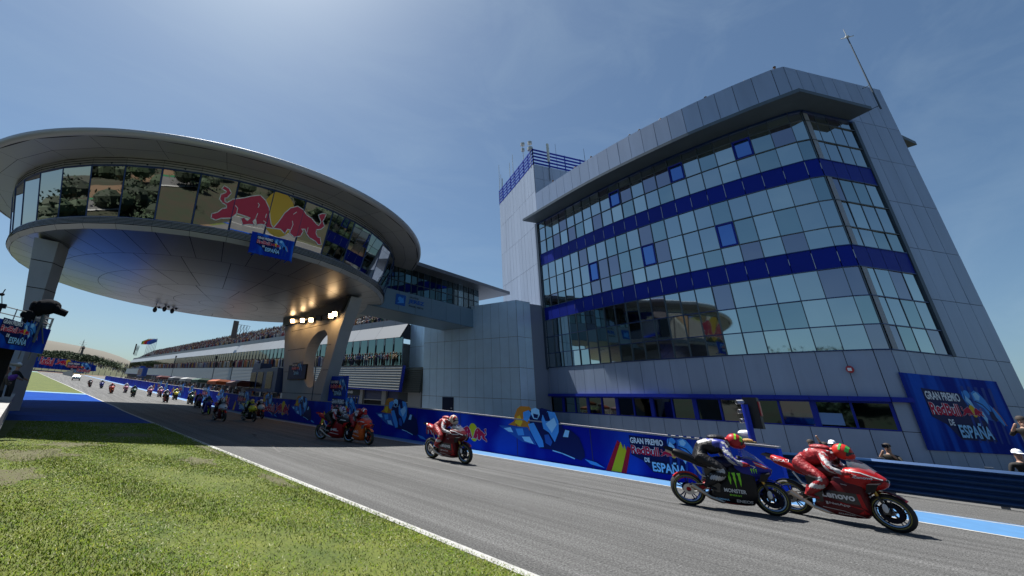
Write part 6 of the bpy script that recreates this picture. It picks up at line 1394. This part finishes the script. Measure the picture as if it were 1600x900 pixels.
def make_rider(lv, detail=True, tuck=0, head=(0, 0)):
    k = (detail, tuck)
    if k not in RM: RM[k] = rider_mesh(tuck, 2 if detail else 1)
    me = RM[k].copy(); S1, S2, S3 = lv['suit']
    def rule(c):
        if abs(c.y) > .2 and c.z > .86 and c.x > .0: return 1 if (c.x+c.z) % .16 < .1 else 2
        if c.z < .8 and c.x < -.05 and c.z > .5: return 1 if (c.z*7) % 1 < .5 else 0
        if c.x > -.16 and c.x < .1 and c.z > 1.17: return 2 if abs(c.y) > .09 else 1
        if c.z > 1.22 and abs(c.y) < .1: return 2 if -.2 < c.x < -.02 else 1
        return 0
    o = mesh_obj('person', me, [S1, S2, S3], None, rule)
    if detail:
        mb = MB(); mb.ell((-.03, 0, 1.30+.05*tuck), (.17, .10, .06), 12, 7); mb.build('suit_hump', S1, o, smooth=True)
    hz = 1.255+.05*tuck; hx = .30; hr = Matrix.Rotation(R(18), 3, 'Y')
    hm = MB(); n = 18 if detail else 12; hm.ell((hx, 0, hz), (.155, .128, .145), n, n//2+1, rot=hr); hm.ell((hx+.06, 0, hz-.06), (.11, .1, .085), n, 8); hm.ell((hx-.14, 0, hz+.03), (.06, .06, .03), 10, 6)
    hel = hm.build('helmet', lv['helmet'], o, smooth=True)
    vz = MB(); V = []; 
    for j in range(5):
        for i in range(11):
            t_ = R(-62+124*i/10); ph = R(-16+34*j/4); p = hr@Vector((.159*math.cos(t_)*math.cos(ph), .131*math.sin(t_)*math.cos(ph), .148*math.sin(ph))); V.append(p+Vector((hx, 0, hz-.002)))
    vz.add(V, [(j*11+i, j*11+i+1, (j+1)*11+i+1, (j+1)*11+i) for j in range(4) for i in range(10)]); vz.build('visor', mat('visor_dark', (.02, .022, .03), .06, .3), hel, smooth=True)
    if detail:
        mb = MB()
        for q_, (a0_, a1_) in enumerate(((52, 74), (96, 108))):
            for s in (-1, 1):
                V = []
                for j in range(5):
                    for i in (0, 1):
                        ph = R(a0_ if i == 0 else a1_); t_ = R(12+s*0+30*j); p = hr@Vector((.162*math.cos(ph), .1345*math.sin(t_)*math.sin(ph)*s, .152*abs(math.cos(t_))*math.sin(ph))); V.append(p+Vector((hx, 0, hz)))
                mb.add(V, [(2*j, 2*j+1, 2*j+3, 2*j+2) for j in range(3)])
        mb.build('helmet_stripe', lv['hstripe'], hel)
    for s in (-1, 1):
        if detail:
            g = MB(); g.ell((.325, .325*s, .905), (.05, .045, .038), 10, 7)
            for i in range(4): yy = (.295+.022*i)*s; g.tube((.35, yy, .925), (.385, yy, .91), .0125, .011, 6); g.tube((.385, yy, .91), (.375, yy, .875), .011, .009, 6)
            g.tube((.33, .285*s, .89), (.35, .27*s, .875), .013, .011, 6); g.tube((.27, .33*s, .905), (.32, .325*s, .905), .048, .042, 10)
        else: g = MB(); g.ell((.33, .325*s, .9), (.06, .05, .04), 6, 5)
        g.build('glove', lv['glove'], o, smooth=True)
        b = MB(); b.loft([[Vector((x+(.055 if detail else .055)*math.cos(t_)*ww, .19*s+.045*math.sin(t_)*ww, z)) for t_ in [2*math.pi*i/10 for i in range(10)]] for x, z, ww in ((-.31, .60, 1.05), (-.35, .50, .95), (-.385, .43, .9))]); b.loft([[Vector((x, .175*s+.04*math.cos(t_)*ww, .405+zz+.03*math.sin(t_)*ww)) for t_ in [2*math.pi*i/10 for i in range(10)]] for x, zz, ww in ((-.43, .02, .8), (-.38, .02, 1.1), (-.30, .0, 1.1), (-.22, -.015, .8))]); b.build('boot', lv['boot'], o, smooth=True)
    return o
def M_(n, c, r=.4, m=0, coat=.12): return mat(n, c, max(r, .42), m, coat=coat*.5, spec=.25)
DR = M_('dark_red_paint', (.085, .004, .008)); BR_ = M_('bright_red_paint', (.40, .010, .012)); WP = M_('white_paint', (.65, .65, .66)); RIMD = mat('rim_grey', (.09, .09, .10), .35, .8); KP = M_('black_paint', (.006, .006, .009), .45, 0, .1); NB = M_('navy_paint', (.008, .010, .05)); RB = M_('royal_blue_paint', (.012, .02, .26))
OP = M_('orange_paint', (.65, .12, .02)); LG = M_('lime_paint', (.25, .6, .04)); YP = M_('yellow_paint', (.7, .6, .04)); PK = M_('pink_paint', (.5, .15, .25)); LB = M_('sky_paint', (.05, .35, .6)); PU = M_('purple_paint', (.12, .04, .25)); DG = M_('dark_green_paint', (.02, .09, .06))
LS_R = mat('leather_red', (.28, .008, .014), .5, var=.3, vs=9, bump=.5, bs=16); LS_W = mat('leather_white', (.42, .42, .44), .55, var=.2, vs=12, bump=.5, bs=16); LS_K = mat('leather_black', (.010, .010, .013), .5, bump=.6, bs=16, spec=.3); LS_B = mat('leather_blue', (.02, .03, .25), .45); LS_N = mat('leather_navy', (.01, .012, .06), .45)
LIV = {
 'crimson': dict(main=BR_, belly=DR, tail=BR_, tank=DR, rim=RIMD, fender=DR, wing=KP, swing=CARB, suit=(LS_R, LS_W, LS_R), helmet=M_('helmet_red_orange', (.55, .03, .02)), hstripe=M_('helmet_green', (.05, .4, .08)), glove=LS_R, boot=LS_R),
 'navy': dict(main=RB, belly=KP, tail=KP, tank=NB, rim=M_('rim_blue', (.01, .02, .12)), fender=RB, wing=KP, swing=BR_, suit=(LS_K, LS_W, LS_B), helmet=M_('helmet_crimson', (.42, .02, .03)), hstripe=LG, glove=LS_R, boot=LS_K),
 'crimson2': dict(main=DR, belly=DR, tail=BR_, tank=DR, rim=RIMD, fender=DR, wing=KP, swing=CARB, suit=(LS_R, LS_W, LS_R), helmet=M_('helmet_multi', (.5, .42, .35)), hstripe=BR_, glove=LS_W, boot=LS_R),
 'blackred': dict(main=KP, belly=M_('red_black_belly', (.22, .01, .012)), tail=BR_, tank=KP, rim=RIMD, fender=KP, wing=BR_, swing=CARB, suit=(LS_K, LS_R, LS_W), helmet=M_('helmet_pale', (.45, .48, .55)), hstripe=PU, glove=LS_K, boot=LS_W),
 'orange': dict(main=M_('orange_red_paint', (.6, .05, .02)), belly=OP, tail=OP, tank=BR_, rim=M_('rim_orange', (.6, .06, .01)), fender=OP, wing=MET, swing=CARB, suit=(LS_R, LS_K, LS_W), helmet=BR_, hstripe=WP, glove=LS_R, boot=LS_K),
 'whitered': dict(main=WP, belly=DR, tail=BR_, tank=DR, rim=RIMD, fender=BR_, wing=BR_, swing=CARB, suit=(LS_K, LS_R, LS_W), helmet=WP, hstripe=BR_, glove=LS_K, boot=LS_K),
 'blue': dict(main=RB, belly=RB, tail=RB, tank=LB, rim=LG, fender=RB, wing=LG, swing=CARB, suit=(LS_B, LS_K, LS_W), helmet=DG, hstripe=LG, glove=LS_B, boot=LS_K),
 'purple': dict(main=PU, belly=KP, tail=PU, tank=KP, rim=RIMD, fender=KP, wing=PK, swing=CARB, suit=(LS_K, LS_B, LS_K), helmet=PK, hstripe=WP, glove=LS_K, boot=LS_K),
 'green': dict(main=DG, belly=KP, tail=DG, tank=KP, rim=RIMD, fender=KP, wing=KP, swing=CARB, suit=(LS_K, LS_K, LS_B), helmet=DG, hstripe=WP, glove=LS_K, boot=LS_K),
 'yellow': dict(main=YP, belly=KP, tail=YP, tank=KP, rim=RIMD, fender=KP, wing=YP, swing=CARB, suit=(LS_K, LS_W, mat('leather_lime', (.3, .5, .03), .5)), helmet=YP, hstripe=PK, glove=LS_K, boot=mat('boot_lime', (.15, .5, .05), .5)),
 'pink': dict(main=PK, belly=M_('white_pink', (.55, .4, .45)), tail=PK, tank=WP, rim=RIMD, fender=PK, wing=WP, swing=CARB, suit=(LS_R, LS_W, LS_W), helmet=WP, hstripe=BR_, glove=LS_K, boot=LS_K)}
def draw_crimson(a):
    a.poly([(-.14, .56), (.36, .56), (.40, .38), (.16, .38), (-.22, .46)], CARB)
    a.poly([(.10, .36), (.37, .33), (.44, .24), (.30, .22), (.40, .30), (.08, .385)], BR_); a.poly([(.36, .56), (.41, .56), (.44, .30), (.38, .34)], BR_)
    a.text('Lenovo', -.16, .43, .48, .115, WP, .03)
    a.text('NetApp', -.08, .31, .30, .05, M_('text_grey', (.45, .42, .42)), .02); a.poly([(-.13, .31), (-.095, .31), (-.095, .36), (-.13, .36)], MATS['text_grey'])
    a.stroke([(-.2, .25), (.1, .235), (.36, .17)], .009, MATS['text_grey'], closed=False); a.text('AKRAPOVIC', .0, .165, .24, .028, WP, .02)
    a.stroke([(.1, .80), (.2, .80)], .008, WP, closed=False); a.stroke([(.18, .70), (.26, .69)], .006, WP, closed=False)
def draw_navy(a):
    for k, (x0, dx, z0) in enumerate(((.02, .0, .50), (.10, .01, .43), (.185, .0, .48))):
        a.poly([(x0-.028, .72), (x0+.034, .73), (x0+.026, .66), (x0+.03, .60), (x0+.018, .52), (x0+.01+dx, z0), (x0+.0+dx, z0+.05), (x0-.002, .56), (x0-.012, .62), (x0-.01, .67)], mat('claw_green', (.22, .65, .02), .4))
    a.text('MONSTER', -.10, .36, .36, .07, WP, .03); a.text('ENERGY', -.02, .30, .20, .03, mat('claw_green', (0, 0, 0)), .02)
    a.text('ENEOS', .08, .19, .27, .055, WP, .03); a.text('YAMAHA', -.26, .2, .22, .035, PBL, .02); a.stroke([(-.24, .18), (.0, .155), (.30, .14)], .008, M_('red_line', (.5, .02, .02)), closed=False)
def draw_simple(txt, m):
    def f(a): a.text(txt, -.12, .42, .42, .10, m, .03); a.stroke([(-.16, .34), (.3, .3)], .02, m, closed=False)
    return f
def nose_art(a, kind):
    if kind == 'crimson': a.text('Lenovo', .40, .83, .24, .045, WP, .03); a.stroke([(.2, .96), (.5, .93), (.75, .84)], .016, WP, closed=False); a.stroke([(.62, .80), (.8, .82)], .02, KP, closed=False)
    elif kind == 'navy': a.poly([(.48, .97), (.62, .93), (.74, .85), (.66, .84), (.52, .89)], M_('red_white_panel', (.62, .05, .03))); a.stroke([(.5, .94), (.7, .87)], .012, WP, closed=False); a.text('YAMAHA', .16, .90, .2, .035, WP, .02); [a.poly([(.40+k*.04, .83), (.43+k*.04, .84), (.425+k*.04, .74)], mat('claw_green', (0, 0, 0))) for k in range(3)]
    else: a.stroke([(.2, .9), (.6, .86)], .03, WP, closed=False)
PB = {}
def get_bike(kind, detail):
    k = (kind, detail)
    if k not in PB:
        lv = LIV[kind]; b, lf, ub, tl = make_bike(lv, detail)
        if detail:
            dr_ = {'crimson': draw_crimson, 'crimson2': draw_crimson, 'navy': draw_navy}.get(kind) or draw_simple({'blackred': 'ML', 'orange': 'HRC'}.get(kind, 'GP'), WP)
            for sd in (-1,): side_art(b, lf, sd, dr_); side_art(b, ub, sd, lambda a: nose_art(a, 'crimson' if 'crimson' in kind else kind))
            if 'crimson' in kind: side_art(b, tl, -1, lambda a: a.text('DUCATI', -.84, .965, .26, .045, WP, .02))
        r_ = make_rider(lv, detail, {'navy': 1}.get(kind, 0)); PB[k] = [b, r_, False]
    p = PB[k]
    if not p[2]: p[2] = True; return p[0], p[1]
    return copy_tree(p[0]), copy_tree(p[1])
def place(kind, F_, R_=None, detail=True, lean=0, blabel='', rlabel='', hd=None, group=None, X=None):
    P = atG(*F_)
    if R_: Q = atG(*R_); d = (P-Q); d.z = 0; ang = math.atan2(d.y, d.x)
    else: ang = R(-90)+(hd or 0)
    b, r_ = get_bike(kind, detail)
    f = Vector((math.cos(ang), math.sin(ang), 0)); pt = math.atan2(zg(P.y)-zg(P.y+1.4), 1.4)
    m = Matrix.Translation(Vector((P.x, P.y, zg(P.y)))-f*.71) @ Matrix.Rotation(ang, 4, 'Z') @ Matrix.Rotation(-pt, 4, 'Y') @ Matrix.Rotation(lean, 4, 'X')
    b.matrix_world = m; r_.matrix_world = m; b.rotation_mode = 'XYZ'
    tag(b, blabel, 'motorcycle', 'racing motorcycles on the straight'); tag(r_, rlabel, 'person', 'riders in the race'); return b
place('crimson', (1405, 832), (1248, 803), lean=R(3), blabel='dark red racing motorcycle with white side lettering, nearest the right edge', rlabel='rider in red and white leathers with an orange-red helmet, nearest the right edge')
place('navy', (1212, 806), (1087, 790), lean=R(3), blabel='black and navy racing motorcycle with green claw marks on its fairing', rlabel='rider in black, white and violet leathers with a crimson helmet')
place('crimson2', (727, 725), (675, 715.6), lean=R(4), blabel='dark red racing motorcycle riding alone in front of the bull emblem on the wall', rlabel='rider in red leathers with a pale helmet, riding alone mid-track')
place('blackred', (545, 691), (517, 688), lean=R(4), blabel='black and red racing motorcycle left of the orange one at the shadow edge', rlabel='rider in black with red shoulders and a pale helmet beside the red-helmeted rider', hd=R(4))
place('orange', (576, 695.5), None, lean=R(3), blabel='orange and red racing motorcycle with orange wheel rims at the shadow edge', rlabel='rider with a bright red helmet on the orange motorcycle', hd=R(4))
place('whitered', (349, 658.5), None, lean=R(5), blabel='white and red racing motorcycle leading the bunch in the shade of the saucer', rlabel='white-helmeted rider leading the bunch in the shade', hd=R(6))
place('yellow', (396, 659), None, lean=R(5), blabel='black and yellow racing motorcycle near the pit wall in the shade', rlabel='rider with a yellow helmet on the black and yellow motorcycle', hd=R(8))
def far(kind, F_, bl_, rl2, lean=4, hd=3): return place(kind, F_, None, False, R(lean), bl_, rl2, R(hd))
far('whitered', (409, 654.5), 'white and red racing motorcycle tucked behind the black and yellow one', 'pale-helmeted rider just behind the yellow-helmeted rider')
far('blue', (326, 648), 'royal blue racing motorcycle with lime wheels in the shaded bunch', 'rider in blue leathers inside the shaded bunch')
far('purple', (311.5, 637.5), 'purple and black racing motorcycle behind the royal blue one', 'pink-helmeted rider behind the blue-suited rider')
far('green', (299.5, 632), 'dark green racing motorcycle at the left rear of the shaded bunch', 'rider in dark leathers with a dark green helmet at the rear of the bunch')
far('blackred', (261, 629), 'black and red racing motorcycle leaning near the far edge of the shadow', 'black and red clad rider near the far edge of the shadow', 8)
far('yellow', (275, 625), 'yellow racing motorcycle right behind the leaning black and red one', 'yellow-helmeted rider near the far edge of the shadow')
far('pink', (250.5, 620.5), 'pink racing motorcycle left of the yellow one beyond the shadow', 'rider on the pink motorcycle nearest the shadow')
far('pink', (234.5, 619.5), 'pink and white racing motorcycle fifth from the back of the field', 'rider on the second pink motorcycle beyond the shadow')
far('green', (209, 620.5), 'dark racing motorcycle out in the sun left of the two pink ones', 'rider on the dark motorcycle left of the two pink ones', 6)
far('pink', (196.5, 614), 'pale pink racing motorcycle fourth from the back of the field', 'rider on the motorcycle fourth from the back')
far('orange', (175, 615), 'bright orange racing motorcycle far up the sunlit straight', 'red-helmeted rider far up the sunlit straight', 10)
far('blue', (159, 607), 'blue racing motorcycle second from the back of the field', 'rider on the blue motorcycle second from the back', 8)
far('blackred', (141, 605), 'last racing motorcycle of the field, dark, in front of the white car', 'last rider of the field, leaning left', 12)
for k, v in list(PB.items()):
    if not v[2]: pass
for i, o in enumerate(FAR):
    if i not in used_far:
        for ch in list(o.children): bpy.data.objects.remove(ch)
        bpy.data.objects.remove(o)
# ------------------------------------------------------------------ render settings
scn.render.engine = 'CYCLES'
scn.cycles.max_bounces = 6; scn.cycles.glossy_bounces = 4; scn.cycles.diffuse_bounces = 3; scn.cycles.sample_clamp_indirect = 6; scn.cycles.caustics_reflective = False; scn.cycles.caustics_refractive = False
